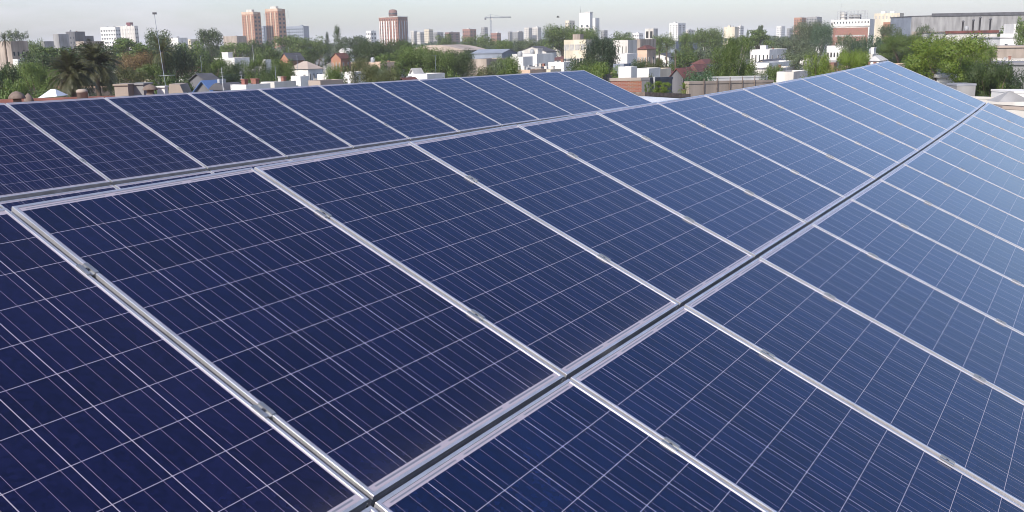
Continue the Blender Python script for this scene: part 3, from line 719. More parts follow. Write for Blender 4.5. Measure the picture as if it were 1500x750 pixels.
rt, w1, w2, h = B('white apartment block with rows of dark windows, left of its lower twin', 'apartment block', 150, 172, 179, 41, d=1050, mat='white', name='apartment_building', clutter=3, maxw2=12,
  win=[('L',.12,.95,6,7,'far',.55,.42),('R',.12,.95,2,7,'far',.45,.42)])
rt, w1, w2, h = B('wide white apartment block with a maroon roof box', 'apartment block', 173, 200, 205, 39.5, d=1100, mat='offwhite', name='apartment_building', maxw2=12, clutter=3,
  win=[('L',.12,.95,7,7,'shut',.5,.38),('R',.12,.95,2,7,'far',.5,.4)])
addbox(rt, 'stair_head', 'maroon', 2, w1*.3, h-.5, 6, w1*.5, h+4)
B('little grey-roofed white house below the white apartment blocks', 'house', 158, 166, 175, 71, d=420, mat='white', roof='bluegrey', kind='hip')
# twin brick towers
def bricktower(label, xl, xc, xr, y, d, mat):
    rt, w1, w2, h = B(label, 'tower', xl, xc, xr, y, d=d, mat=mat, roof='roofgrey', name='tower_block', win=[], yb=62, cap=22)
    # white balcony fronts in vertical strips on the sunlit side, windows between
    windows(rt, 'L', w1, h*.04, h*.93, 5, 15, 'far', .36, .48)
    windows(rt, 'R', w2, h*.04, h*.93, 2, 10, 'far', .5, .5)
    for c in (.22, .56):
        addbox(rt, 'vertical_band', 'cream', -.16, w1*c, 1, -.06, w1*(c+.05), h*.94)
    addbox(rt, 'crown_band', 'peach', -.1, -.1, h*.955, w2*.6, w1+.1, h+.5)
    addbox(rt, 'stair_head', 'offwhite', w2*.2, w1*.25, h+.51, w2*.55, w1*.7, h+3)
    return rt
bricktower('left one of the twin orange-brick towers', 357.5, 374.5, 385, 20.5, 1068, 'obrick')
bricktower('right, taller one of the twin orange-brick towers', 392, 410, 421, 16, 1090, 'obrick')
B('grey-blue slab between the twin orange-brick towers', 'apartment block', 383.5, 388, 399, 39.5, d=1400, mat='bluegrey', name='apartment_building', maxw2=14, win=[('L',.3,.95,2,6,'far',.6,.4)])
B('long grey-blue slab right of the twin orange-brick towers', 'apartment block', 419, 446, 454, 39.5, d=1350, mat='bluegrey', name='apartment_building', clutter=2, win=[('L',.3,.95,9,6,'far',.6,.4)])
def mast(label, x, ytop, ybase, d, name='antenna_mast', w=.5, arms=0, cat='antenna'):
    g = ground_pt(x, d); zt = ztop(x, ytop, d); zb = 0
    r = empty(name, loc=(g.x, g.y, 0)); tag(r, label, cat)
    mb = MB(); mb.tube([(0,0,zb),(0,0,zt*.6),(0,0,zt)], [w, w*.7, w*.4], 6); mb.build('pole', MT['galv'], r)
    mb = MB(); 
    for k in range(4): mb.tube([(-w*3+k*.01,0,zt-w*(2+5*k)),(w*3,0,zt-w*(2+5*k))], [w*.3]*2, 4)
    mb.build('cross_arm', MT['galv'], r); return r
mast('thin antenna mast between the twin orange-brick towers', 390.5, 20, 38, 1250, w=.45)
mast('thin antenna mast just right of the twin orange-brick towers', 425, 15.5, 38, 1250, w=.45)
B('low white building on the skyline left of the tall dark tree', 'building', 248, 262, 276, 56, d=800, mat='white', name='building', clutter=2)
B('long low cream building on the skyline right of the low white one', 'building', 268, 280, 292, 58, d=880, mat='cream', name='building')
B('low grey-brown building left of the twin orange-brick towers', 'building', 328, 348, 362, 53.5, d=760, mat='tan', name='building', clutter=1)
# brick tower with round roof drum
rt, w1, w2, h = B('brown-red brick tower with white vertical stripes and a round drum on its roof', 'tower', 556.5, 584, 598.5, 26.5, d=983, mat='brick', name='tower_block', cap=26, yb=60)
for a, b_, c in ((0.02,.05,0),(.11,.16,0),(.24,.30,0),(.38,.43,0),(.52,.56,0),(.68,.74,0),(.83,.87,0)):
    addbox(rt, 'vertical_band', 'white', -.25, w1*(1-b_), 1, -.02, w1*(1-a), h*.9)
for a in (.12,.38,.64,.88): addbox(rt, 'vertical_band', 'bluegrey', w2*a, -.25, 1, w2*(a+.06), -.02, h*.9)
windows(rt, 'L', w1, h*.05, h*.97, 8, 11, 'far', .35, .45); windows(rt, 'R', w2, h*.05, h*.97, 4, 11, 'far', .35, .45)
addbox(rt, 'cornice', 'offwhite', -.35, -.35, h-.35, w2+.3, w1+.3, h+.35)
mb = MB(); mb.lathe([(4.3,h-.5),(4.3,h+4.5),(3.9,h+6.3),(2.5,h+7.2),(.2,h+7.5)], 20, (w2*.35, w1*.42, 0)); mb.build('roof_drum', MT['dbrick'], rt)
mb = MB(); mb.lathe([(4.42,h+2.6),(4.42,h+3.6)], 20, (w2*.35, w1*.42, 0)); mb.build('drum_window_band', MT['glass'], rt)
S2 = [  # label, xl, xc, xr, y, d, mat, floors, cols, clutter
 ('small white block on the skyline left of the striped brick tower', 537, 544, 552, 46, 1300, 'white', 4, 3, 2),
 ('pale slender apartment block just right of the striped brick tower', 602, 607, 612, 46, 1500, 'offwhite', 7, 2, 1),
 ('pale apartment block with a grey flank, second right of the striped brick tower', 611, 616, 622, 48, 1480, 'offwhite', 6, 3, 1),
 ('cream apartment block third right of the striped brick tower', 622, 629, 635, 44, 1450, 'cream', 7, 3, 2),
 ('grey apartment block behind trees, right of the cream one', 634, 641, 650, 48, 1500, 'grey', 6, 3, 1),
 ('brown brick block with pale stripes between the grey and the red brick ones', 652, 658, 674, 48, 1250, 'dbrick', 6, 3, 3),
 ('reddish brick block left of the construction crane', 678, 689, 698, 43.5, 1300, 'brick', 5, 4, 2),
 ('slender grey tower between the reddish brick block and the crane', 705, 710, 715, 41, 1700, 'grey', 8, 2, 1),
 ('dark red block directly below the crane jib', 719, 728, 734, 49, 1350, 'brick', 4, 3, 1),
 ('thin grey tower right of the dark red block', 744, 747, 751, 47, 1800, 'grey', 7, 1, 1),
 ('grey-brown block with many roof boxes, right of the crane', 751, 759, 767, 47.5, 1500, 'grey', 6, 3, 3),
 ('left half of the pale twin apartment blocks right of the crane', 768, 775, 780, 41.5, 1400, 'offwhite', 9, 3, 1),
 ('right half of the pale twin apartment blocks right of the crane', 780, 788, 793, 41, 1420, 'offwhite', 9, 3, 1),
 ('faint grey block right of the pale twin apartment blocks', 793, 799, 806, 47, 1900, 'bluegrey', 6, 3, 1),
 ('pair of pale stair towers above the big round tree left of the white tower', 828, 834, 842, 31.5, 1500, 'cream', 6, 2, 1),
 ('small distant block just right of the tall white tower', 880, 885, 890, 45, 1700, 'grey', 5, 2, 2),
 ('low distant white block right of the tall white tower', 926, 936, 942, 49, 1500, 'white', 3, 3, 1),
 ('tall white apartment block with grey flank behind the green trees right of centre', 980, 993, 1004, 35, 1150, 'white', 9, 3, 2),
 ('lower pale block attached right of the white apartment block', 1003, 1008, 1016, 44, 1250, 'offwhite', 6, 2, 2),
 ('cream windowless block with a white stair tower, right of centre', 1060, 1076, 1082, 40, 1050, 'cream', 0, 0, 2),
 ('narrow white block touching the cream windowless block', 1080, 1084, 1089, 39, 1120, 'white', 7, 2, 1),
 ('faint white block far off left of the brick-and-white apartment blocks', 1137, 1144, 1154, 39, 1800, 'white', 6, 3, 1),
 ('faint grey block far off next to the faint white block', 1152, 1156, 1161, 42, 1900, 'grey', 5, 2, 1),
 ('brick apartment block with a white side strip, left of the hospital-like building', 1162, 1173, 1180, 27, 1150, 'obrick', 9, 3, 2),
 ('grey apartment block with roof towers behind the tree, right of the brick one', 1180, 1195, 1213, 26, 1180, 'grey', 9, 4, 3),
 ('small plain white block left of the hospital-like building', 1216, 1220, 1226, 30, 1000, 'white', 4, 2, 0),
]
for lb, xl, xc, xr, y, d, mt_, fl, co, cl in S2:
    B(lb, 'apartment block', xl, xc, xr, y, d=d, mat=mt_, name='apartment_building', clutter=cl, cap=24, yb=56,
      win=[('L',.2,.95,max(co,1),fl,'far',.5,.45),('R',.2,.95,2,fl,'far',.5,.45)] if fl else ())
# white tower at centre
rt, w1, w2, h = B('tall plain white tower on the skyline at the centre of the photo', 'tower', 848.5, 864, 868, 20.5, d=900, mat='white', roof='roofwhite', name='tower_block', yb=48, maxw2=9)
windows(rt, 'L', w1, h*.45, h*.72, 2, 3, 'far', .3, .6); addbox(rt, 'roof_slab', 'white', -.3, -.3, h+.01, w2+.2, w1*.45, h+.7)
mb = MB(); mb.tube([(1,w1-.6,h),(1,w1-.6,h+6)],[.22,.12],6); mb.build('antenna', MT['galv'], rt)
B('lower windowless white wing right of the tall plain white tower', 'tower', 864, 872, 878, 28, d=940, mat='white', roof='roofwhite', name='tower_block', yb=50, maxw2=10)
# construction crane
d = 1450; g = ground_pt(719.5, d); zt = ztop(719.5, 21, d); zj = ztop(719.5, 26.5, d); s = d/F
cr_ = empty('tower_crane', loc=(g.x, g.y, 0)); tag(cr_, 'tall thin construction crane with a long jib on the skyline', 'crane'); cr_.rotation_euler = (0,0,0)
def lattice(mb, a, b_, w, n):
    a = Vector(a); b_ = Vector(b_); D = (b_-a).normalized(); u = D.orthogonal().normalized(); v = D.cross(u); cs = [u*w+v*w, u*w-v*w, -u*w-v*w, -u*w+v*w]
    for c in cs: mb.tube([a+c, b_+c], [.22,.22], 4)
    for k in range(n):
        p = a.lerp(b_, k/n); q = a.lerp(b_, (k+1)/n)
        for i in range(4): mb.tube([p+cs[i], q+cs[(i+1) % 4]], [.14,.14], 3)
mb = MB(); lattice(mb, (0,0,0), (0,0,zj), .8, 22); mb.build('mast', MT['steelblue'], cr_)
mb = MB(); lattice(mb, (0,0,zj+.8), (29*s,0,zj+.8), .6, 18); mb.build('jib', MT['steelblue'], cr_)
mb = MB(); lattice(mb, (0,0,zj+.8), (-8.5*s,0,zj+.8), .6, 5); mb.build('counter_jib', MT['steelblue'], cr_)
mb = MB(); mb.box(-8.8*s,-1,zj-2.4,-6.2*s,1,zj+.1); mb.build('counterweight', MT['dgrey'], cr_)
mb = MB(); mb.tube([(0,0,zj),(0,0,zt)],[.7,.3],4); mb.build('tower_head', MT['steelblue'], cr_)
mb = MB(); mb.tube([(0,0,zt),(20*s,0,zj+1.4)],[.12,.12],3); mb.tube([(0,0,zt),(-8*s,0,zj+1.4)],[.12,.12],3); mb.build('tie_rod', MT['steelblue'], cr_)
mb = MB(); mb.box(.9,-1,zj-2.6,2.8,1,zj-.2); mb.build('cab', MT['offwhite'], cr_)
# bird
bp_ = at(817.3, 25, 95); bd = empty('bird', loc=bp_); tag(bd, 'small dark bird flying alone in the sky right of centre', 'bird')
mb = MB(); mb.lathe([(.004,-.16),(.03,-.12),(.05,-.02),(.045,.05),(.028,.10),(.026,.14),(.004,.18)], 10); b_ = mb.build('body', MT['bird'], bd); b_.rotation_euler = (0, math.pi/2, 0)
mb = MB()
for sg in (-1, 1): mb.add([(.06,0,.03),(-.05,0,.03),(-.07,sg*.16,.11),(.04,sg*.17,.12),(-.05,sg*.34,.06),(-.01,sg*.36,.06)], [(0,1,2,3),(3,2,4,5)])
mb.build('wing', MT['bird'], bd)
# hospital-like building and big grey warehouse on the right
rt, w1, w2, h = B('hospital-like building with brick below, white upper storeys and a steel frame on the roof', 'building', 1219, 1273, 1280, 29, d=620, mat='white', roof='roofgrey', name='office_building', maxw2=30, yb=62)
addbox(rt, 'brick_facade', 'brick', -.3, .8, 1, -.02, w1-.2, h*.77); addbox(rt, 'cornice', 'offwhite', -.5, -.3, h*.80, -.02, w1+.2, h*.83)
windows(rt, 'L', w1, h*.86, h*.97, 12, 1, 'far', .35, .5)
for k in range(2):
    for j in range(1): addbox(rt, 'window_band', 'shutter', -.36, 2.5, h*(.30+.22*k), -.31, w1-2, h*(.34+.22*k))
mb = MB(); z0 = h-.5; z1 = h+5.2
for k in range(9):
    yy = w1*(.15+.75*k/8); mb.box(2, yy, z0, 2.25, yy+.25, z1)
    mb.box(9, yy, z0, 9.25, yy+.25, z1)
for zz in (h+1.8, h+3.6, h+5.2):
    mb.box(1.9, w1*.15, zz, 2.2, w1*.9, zz+.25); mb.box(9, w1*.15, zz, 9.3, w1*.9, zz+.25)
mb.build('roof_framework', MT['galv'], rt); addbox(rt, 'stair_head', 'grey', 3, w1*.3, h-.5, 8, w1*.6, h+3); addbox(rt, 'stair_head', 'offwhite', 3, w1*.7, h-.5, 8, w1*.85, h+4.5)
mb = MB(); mb.tube([(2,w1*.82,h),(2,w1*.82,h+10)],[.16,.08],5); mb.build('antenna', MT['galv'], rt)
rt, w1, w2, h = B('cream building with a brick-faced bay beside the hospital-like building', 'building', 1279, 1316, 1322, 20.5, d=660, mat='cream', roof='roofwhite', name='office_building', clutter=3, maxw2=30, yb=55)
addbox(rt, 'brick_facade', 'obrick', -.3, w1*.02, 1, -.02, w1*.62, h*.78); windows(rt, 'L', w1, h*.82, h*.98, 7, 1, 'shut', .4, .5)
# grey warehouse: long low box seen broadside
def slab(label, cat, x0, x1, y0, y1, d, mat, thick=30, name='building', roof='roofgrey', d1=None, group=None):
    p = ground_pt(x0, d); q = ground_pt(x1, d1 or d); D = (q-p).normalized(); w = (q-p).length
    h0 = ztop(x0, y0, d); h1 = ztop(x1, y1, d1 or d)
    r = empty(name, loc=(p.x, p.y, 0)); r.rotation_euler = (0,0,math.atan2(D.y, D.x)); tag(r, label, cat, group); protect(x0, x1, max(y0, y1), max(y0, y1)+15, d)
    mb = MB(); mb.add([(0,0,0),(w,0,0),(w,thick,0),(0,thick,0),(0,0,h0),(w,0,h1),(w,thick,h1),(0,thick,h0)], [(0,1,5,4),(1,2,6,5),(2,3,7,6),(3,0,4,7)])
    mb.build('wall', MT[mat], r)
    mb = MB(); e = .3 if thick > 5 else .04; rt_ = .25 if thick > 5 else .08
    mb.add([(-e,-e,h0-.1),(w+e,-e,h1-.1),(w+e,thick+e,h1-.1),(-e,thick+e,h0-.1),(-e,-e,h0+rt_),(w+e,-e,h1+rt_),(w+e,thick+e,h1+rt_),(-e,thick+e,h0+rt_)], [(3,2,1,0),(4,5,6,7),(0,1,5,4),(1,2,6,5),(2,3,7,6),(3,0,4,7)])
    mb.build('roof', MT[roof], r)
    return r, w, h0, h1
rt, w, h0, h1 = slab('huge windowless grey warehouse filling the right end of the skyline', 'warehouse', 1334, 1640, 24, 16, 560, 'grey', 31, 'warehouse', 'roofdark')
addbox(rt, 'cladding_panel', 'bluegrey', -.25, .5, 2, -.02, 30, h0-.6)
addbox(rt, 'cladding_panel', 'tan', .5, -.2, 2, 12, -.02, h0*.62)
addbox(rt, 'fascia', 'roofdark', 11, -.6, h0-.2, w, -.31, h0+1.4)
for x0_, x1_ in ((.30,.33),(.36,.365),(.42,.44),(.455,.48),(.49,.52)): addbox(rt, 'window_band', 'glass', w*x0_, -.15, h0*.50, w*x1_, -.02, h0*.57)
addbox(rt, 'canopy', 'offwhite', w*.12, -2, h0*.40, w*.20, -.02, h0*.44)
rt, w, h0, h1 = slab('beige building with a rusty roof edge and flue pipes, before the huge grey warehouse', 'building', 1385, 1461, 47, 47.5, 330, 'offwhite', 22, 'building', 'rooftan')
addbox(rt, 'roof_trim', 'rust', -.3, -.45, h0-.5, w+.3, -.31, h0+.35)
windows(rt, 'R', w, h0*.2, h0*.8, 5, 1, 'auto' if 0 else 'near', .3, .5)
for fx, hh in ((.40,3.2),(.60,3.6),(.73,4.4),(.93,3.8)):
    mb = MB(); mb.lathe([(.28,h0-.4),(.28,h0+hh),(.42,h0+hh),(.42,h0+hh+.3),(.1,h0+hh+.6)], 12, (w*fx, 3, 0)); mb.build('flue_pipe', MT['dgrey'], rt)
mb = MB(); mb.lathe([(.7,h0),(.75,h0+1.4),(.4,h0+1.9)], 14, (w*.5, 4, 0)); mb.build('water_tank', MT['tank'], rt)
rt, w, h0, h1 = slab('white building with rooftop blocks at the right edge below the grey warehouse', 'building', 1466, 1560, 55, 54, 290, 'white', 20, 'building', 'roofwhite')
addbox(rt, 'stair_head', 'white', w*.28, 3, h0, w*.62, 9, h0+3.9); addbox(rt, 'parapet', 'white', 0, 0, h0+.26, w, .3, h0+1.1); windows(rt, 'R', w, h0*.55, h0*.9, 5, 1, 'near', .25, .6)
slab('broad tan flat-roofed building behind the big bright tree at the right edge', 'building', 1445, 1580, 69.5, 68, 210, 'tan', 18, 'building', 'rooftan')
slab('low grey-roofed house behind the dark tree at the right edge', 'house', 1484, 1600, 94, 94, 150, 'grey', 14, 'house', 'roofgrey')
rt, w, h0, h1 = slab('long cream boundary wall topped with plants below the dark tree at right', 'wall', 1432, 1570, 142.5, 147, 78, 'offwhite', .4, 'boundary_wall', 'offwhite')
rt, w, h0, h1 = slab('small white hut with a flat canopy at the right edge behind the cream wall', 'hut', 1494, 1540, 135, 135, 84, 'white', 4, 'hut', 'white')
rt, w, h0, h1 = slab('pile-covered low roof with red clay tiles at the right edge', 'roof', 1479, 1560, 157, 162, 62, 'offwhite', 2.4, 'house', 'rooftan')
R = random.Random(4)
for k in range(9):
    mb = MB(); x_ = 2.0+k*.28; mb.lathe([(.11,h0+.26),(.11,h0+.55),(.09,h0+.56)], 10, (x_, .6+.1*(k % 2), 0)); mb.build('clay_tile', MT['tile'], rt)
mb = MB(); mb.add([(.2,1,h0+.26),(2.4,1,h0+.26),(2.4,2.6,h0+.26),(.2,2.6,h0+.26),(1.3,1.8,h0+.95)], [(0,1,4),(1,2,4),(2,3,4),(3,0,4)]); mb.build('sloping_cover', MT['grey'], rt)
rt, w, h0, h1 = slab('grey sloping shed roof below the trunk of the big bright tree', 'shed', 1408, 1436, 124, 123.5, 90, 'grey', 2, 'shed', 'corrgrey')
rt, w, h0, h1 = slab('white wall piece seen between the trunks of the big bright tree', 'house', 1378, 1404, 112, 112, 100, 'white', 6, 'house', 'roofwhite')

# ---------------------------------------------------------------- town, middle distance
B('cream modern building with ribbon windows, left of the large dark round tree', 'office building', 826, 858, 871, 58, d=330, mat='cream', roof='roofwhite', name='office_building', maxw2=12, yb=92,
  win=[('L',.66,.93,4,1,'shut',.86,.6),('L',.30,.52,7,1,'near',.86,.8),('R',.3,.95,2,2,'near',.5,.5)])
rt = bpy.data.objects[[o.name for o in bpy.data.objects if o.name.startswith('office_building')][-1]]
B('small tan roof cabin on top of the cream modern building', 'cabin', 839, 850, 855, 50.5, d=340, mat='tan', name='roof_cabin', maxw2=5)
B('pale concrete building with a dark side and bare vines, right of the dark round tree', 'building', 898, 920, 933, 58.5, d=300, mat='offwhite', roof='roofgrey', name='building', maxw2=9, yb=78, win=[('L',.3,.9,4,1,'dark',.18,.8)])
B('white three-storey house with blue shutters right of the dark round tree', 'house', 900, 919, 934, 77.5, d=215, mat='white', roof='roofwhite', yb=98, maxw2=9, win=[('R',.50,.80,2,1,'blue',.36,.75),('R',.1,.4,2,1,'blue',.36,.7)])
B('grey-brown block behind the peach house', 'building', 930, 938, 961, 57.5, d=380, mat='tan', name='building', maxw2=20)
B('pale square tower with an open dark top room above the peach house', 'tower', 945, 957, 963.5, 42.5, d=450, mat='offwhite', name='stair_tower', maxw2=7, win=[('L',.72,.95,2,1,'dark',.6,.8)])
B('peach house with a red tile roof and small windows', 'house', 934, 948, 961, 66, d=260, mat='peach', roof='tile', kind='hip', rise=1.0, maxw2=10, yb=86, win=[('L',.45,.75,3,1,'auto',.4,.7),('R',.45,.75,2,1,'auto',.4,.7)])
B('long white flat-roofed workshop with a tall chimney block, behind the red brick wall', 'workshop', 930, 951, 968, 98.5, d=150, mat='white', roof='roofwhite', name='workshop', yb=116, maxw2=11, win=[('L',.4,.6,2,1,'near',.1,.5)])
B('slim white chimney-like block at the left end of the long white workshop', 'building', 918, 925, 931, 96, d=140, mat='white', roof='roofwhite', name='building', maxw2=3)
B('cream flat house with dark openings behind the palm plants', 'house', 950, 966, 984, 99, d=175, mat='cream', roof='roofwhite', maxw2=9, win=[('R',.3,.7,3,1,'dark',.5,.5)])
B('dark house with a maroon flat roof left of the long white workshop', 'house', 884, 905, 919, 107, d=150, mat='dgrey', roof='rust', maxw2=9, win=[('R',.3,.8,2,1,'shut',.4,.8)])
B('grey lean-to behind the tall white chimney block', 'shed', 905, 914, 922, 92, d=165, mat='bluegrey', roof='roofdark', name='shed', maxw2=6)
rt, w, h0, h1 = slab('weathered red-brick wall just beyond the white corrugated roof', 'wall', 895, 952, 116.5, 115.5, 62, 'brick', .5, 'brick_wall', 'tan')
rt, w, h0, h1 = slab('dark grey cement wall with a pipe, right of the red-brick wall', 'wall', 952.3, 986, 115.5, 114, 61.5, 'dgrey', .5, 'cement_wall', 'dgrey', d1=68)
addbox(rt, 'pipe', 'galv', .8, -.16, h0-3, .92, -.02, h0+.1)
slab('narrow brown-roofed outbuilding strip before the red-brick wall', 'outbuilding', 945, 1012, 137.2, 139.8, 46, 'tan', .9, 'outbuilding', 'ceramic', d1=50)
rt, w, h0, h1 = slab('long tan concrete wall with thin posts behind the upper panel edge', 'wall', 1011, 1135, 121, 118.5, 68, 'tan', .4, 'concrete_wall', 'tan', d1=74)
for k in range(5): 
    mb = MB(); mb.box(w*(.15+.15*k), -.14, h0-1.2, w*(.15+.15*k)+.035, -.08, h0+.22); mb.build('post', MT['ceramic'], rt)
rt, w, h0, h1 = slab('long white garden wall behind the pale-trunked tree', 'wall', 1042, 1127, 113.3, 111.5, 120, 'white', .4, 'garden_wall', 'white', d1=128)
B('red metal roof shed with an open front, left of the pale-trunked tree', 'shed', 983, 1002, 1021, 99, d=165, mat='dgrey', roof='rust', kind='gable', name='shed', rise=1.3, maxw2=8, yb=116)
B('wide maroon tiled roof house behind the open-front shed', 'house', 1003, 1022, 1046, 93, d=200, mat='tan', roof='tile', kind='hip', rise=1.5, maxw2=14)
B('second maroon tiled roof house, farther back and paler walled', 'house', 1014, 1034, 1053, 85.5, d=250, mat='offwhite', roof='tile', kind='hip', rise=1.2, maxw2=12, win=[('L',.3,.6,3,1,'near',.3,.6)])
B('small white house with an orange tile roof strip left of the open-front shed', 'house', 966, 975, 986, 98, d=185, mat='white', roof='tile', kind='gable', rise=.8, maxw2=6)
B('long low white warehouse with a grey-blue roof behind the trees right of centre', 'warehouse', 970, 990, 1022, 60.5, d=480, mat='bluegrey', roof='roofwhite', name='warehouse', cap=30)
# hangars and factories left and centre
B('very long hangar with a curved tan roof behind the trees at centre left', 'hangar', 592, 680, 737, 65, d=440, mat='tan', roof='rooftan', kind='arch', name='hangar', cap=26, rise=2.6, yaw=10, yb=73)
B('long blue-grey factory with a pale strip, right of the curved tan hangar roof', 'factory', 691, 735, 757, 72, d=330, mat='bluegrey', roof='bluegrey', kind='gable', gaxis=1, name='factory', rise=1.2, maxw2=22, yb=82, win=[('L',.2,.5,6,1,'near',.6,.5)])
B('round-cornered pale grey depot below the curved tan hangar roof', 'depot', 683, 712, 748, 85.5, d=260, mat='tan', roof='rooftan', name='depot', cap=20, yb=98)
B('dark pitched factory roof left of the cream modern building', 'factory', 759, 800, 815, 67.5, d=420, mat='offwhite', roof='roofdark', kind='gable', gaxis=0, name='factory', rise=2.2, maxw2=26, yb=78)
B('second dark pitched factory roof touching the cream modern building', 'factory', 800, 822, 830, 67.5, d=450, mat='offwhite', roof='roofdark', kind='gable', gaxis=0, name='factory', rise=2.2, maxw2=26)
B('long low white factory front below the dark pitched roofs', 'factory', 750, 786, 812, 78, d=300, mat='white', roof='roofwhite', name='factory', maxw2=16, clutter=2, yb=90, win=[('L',.3,.7,8,1,'dark',.4,.5),('R',.3,.7,4,1,'near',.4,.5)])
B('white two-storey house with a round vent, left of the low white factory', 'house', 747, 766, 780, 82, d=250, mat='white', roof='roofgrey', maxw2=9, clutter=1, win=[('L',.55,.75,2,1,'auto',.25,.8)])
B('cluttered flat-roofed grey house below the low white factory', 'house', 766, 792, 812, 96, d=190, mat='grey', roof='rooftan', maxw2=14, clutter=3, win=[('L',.5,.85,4,1,'near',.4,.6)])
B('white cube house with one small dark window above the farther panels', 'house', 803, 826, 842, 89.5, d=185, mat='white', roof='roofwhite', maxw2=10, win=[('L',.5,.72,2,1,'dark',.22,.8),('R',.5,.8,2,1,'near',.35,.7)], clutter=1)
B('low cream house with a grey awning left of the white cube house', 'house', 788, 806, 822, 100, d=165, mat='cream', roof='offwhite', maxw2=8, clutter=2)
B('low pink-white house at the far edge of the farther panels', 'house', 758, 776, 800, 100.5, d=150, mat='peach', roof='roofwhite', maxw2=8, clutter=1)
B('white two-storey house with an outside stair gable above the farther panels', 'house', 596, 624, 650, 106.5, d=150, mat='white', roof='roofwhite', maxw2=12, yb=117, win=[('L',.3,.8,1,1,'dark',.5,.7,.0,.3)])
rt, w1, w2, h = B('steep white stair gable on the house at centre left', 'stair house', 603, 610, 619, 99.5, d=155, mat='white', roof='offwhite', kind='gable', name='stair_house', rise=1.6, maxw2=5)
B('low red-roofed extension at the foot of the white stair house', 'house', 580, 596, 612, 113, d=140, mat='offwhite', roof='tile', kind='gable', rise=.6, maxw2=8)
B('orange-walled red-roofed house below the round trees at centre left', 'house', 484, 498, 512, 77.5, d=330, mat='obrick', roof='tile', kind='gable', rise=1.6, maxw2=10, yb=90)
B('white house with a broad arch roof right of the orange-walled house', 'house', 497, 506, 518, 70.5, d=420, mat='white', roof='roofwhite', kind='arch', rise=1.4, maxw2=12)
B('big white house with a low grey hipped roof and roof lantern', 'house', 421, 449, 470, 89, d=210, mat='white', roof='rooftan', kind='hip', rise=1.6, maxw2=15, yb=108, win=[('L',.35,.7,1,1,'near',.3,.9,.0,.4),('R',.3,.75,4,1,'near',.45,.8)])
B('brown gabled house with a brick end wall behind the big white house', 'house', 409, 422, 444, 77.5, d=310, mat='obrick', roof='roofdark', kind='gable', rise=2., maxw2=16, win=[('R',.3,.6,4,1,'dark',.3,.6)])
B('long white flat building behind the round tree at left of centre', 'building', 312, 342, 364, 84, d=270, mat='white', roof='rooftan', name='building', maxw2=18, clutter=2, win=[('L',.4,.8,6,1,'auto',.3,.6)])
B('white two-storey house wall seen between two round trees', 'house', 376, 386, 396, 86.5, d=240, mat='white', roof='roofgrey', maxw2=8)
B('small white house front with one framed window below the brown gabled house', 'house', 425, 437, 446, 110, d=150, mat='white', roof='roofwhite', maxw2=5, win=[('L',.55,.85,1,1,'near',.5,.8)])
B('long low beige wall-like building at the panel edge left of centre', 'building', 452, 466, 500, 116, d=120, mat='rooftan', roof='rooftan', name='building', maxw2=14) if 'rooftan' in MT else None
B('white-roofed cluster house right of the big white house', 'house', 462, 478, 500, 107, d=165, mat='white', roof='roofwhite', maxw2=13, clutter=2, win=[('R',.3,.7,4,1,'dark',.5,.5)])
B('white carport with dark openings above the panels at left of centre', 'carport', 498, 516, 534, 103.5, d=180, mat='white', roof='roofwhite', name='carport', maxw2=10, win=[('L',.1,.7,3,1,'dark',.6,.9)])
B('row of white cubic chimneys and walls just above the left panels', 'house', 333, 356, 392, 122, d=95, mat='white', roof='roofgrey', maxw2=9, clutter=3, win=[('R',.6,.9,5,1,'dark',.5,.8)])
B('low white wall house right of the blue-roofed house', 'house', 378, 398, 430, 118, d=110, mat='offwhite', roof='roofwhite', maxw2=9, clutter=2)
B('house with a bright blue pitched roof left of centre', 'house', 279, 309, 328, 117.5, d=105, mat='dgrey', roof='blue', kind='gable', gaxis=0, rise=1.3, maxw2=8, yb=131)
B('dark grey shed with a rounded roof right of the blue-roofed house', 'shed', 318, 327, 341, 119.5, d=98, mat='dgrey', roof='roofdark', kind='arch', rise=.7, name='shed', maxw2=4)
B('low tin-roofed house under the dark trees left of the blue roof', 'house', 274, 298, 316, 107, d=155, mat='dgrey', roof='roofdark', kind='gable', rise=1., maxw2=12)
B('white low house among trees far left, below the grey block', 'house', 17, 24, 34, 86, d=260, mat='white', roof='roofwhite', maxw2=8)
# right of the pale-trunked tree
B('long cream walled yard building right of the pale-trunked tree', 'building', 1092, 1125, 1172, 100, d=185, mat='offwhite', roof='rooftan', name='building', cap=22, yb=110, clutter=1)
B('white low warehouse with a grey roof behind the long cream yard building', 'warehouse', 1100, 1128, 1170, 90.5, d=240, mat='white', roof='roofwhite', name='warehouse', cap=24, win=[('L',.2,.6,4,1,'dark',.2,.8)])
B('brown long roof house in the yard right of the pale-trunked tree', 'house', 1108, 1126, 1160, 86.5, d=275, mat='tan', roof='roofdark', kind='gable', rise=1.0, maxw2=18)
B('white terrace house with dark doors below the twin trees at right', 'house', 1100, 1128, 1160, 71.5, d=390, mat='white', roof='roofwhite', cap=24, clutter=2, win=[('L',.2,.8,5,1,'dark',.3,.7)])
B('white low building before the hospital-like building', 'building', 1212, 1245, 1262, 66, d=330, mat='white', roof='roofwhite', name='building', maxw2=16, clutter=3, win=[('L',.5,.8,7,1,'dark',.5,.6),('L',.1,.4,7,1,'shut',.5,.6)])
B('narrow white house with a dark balcony slot before the hospital-like building', 'house', 1244, 1256, 1268, 62, d=350, mat='white', roof='roofgrey', maxw2=9, win=[('L',.6,.85,2,1,'dark',.6,.5)])
B('white house and grey silo-like tank right of the bright green trees', 'house', 1268, 1280, 1297, 78, d=230, mat='offwhite', roof='rooftan', maxw2=8, clutter=2, win=[('L',.3,.8,2,2,'near',.4,.5)])
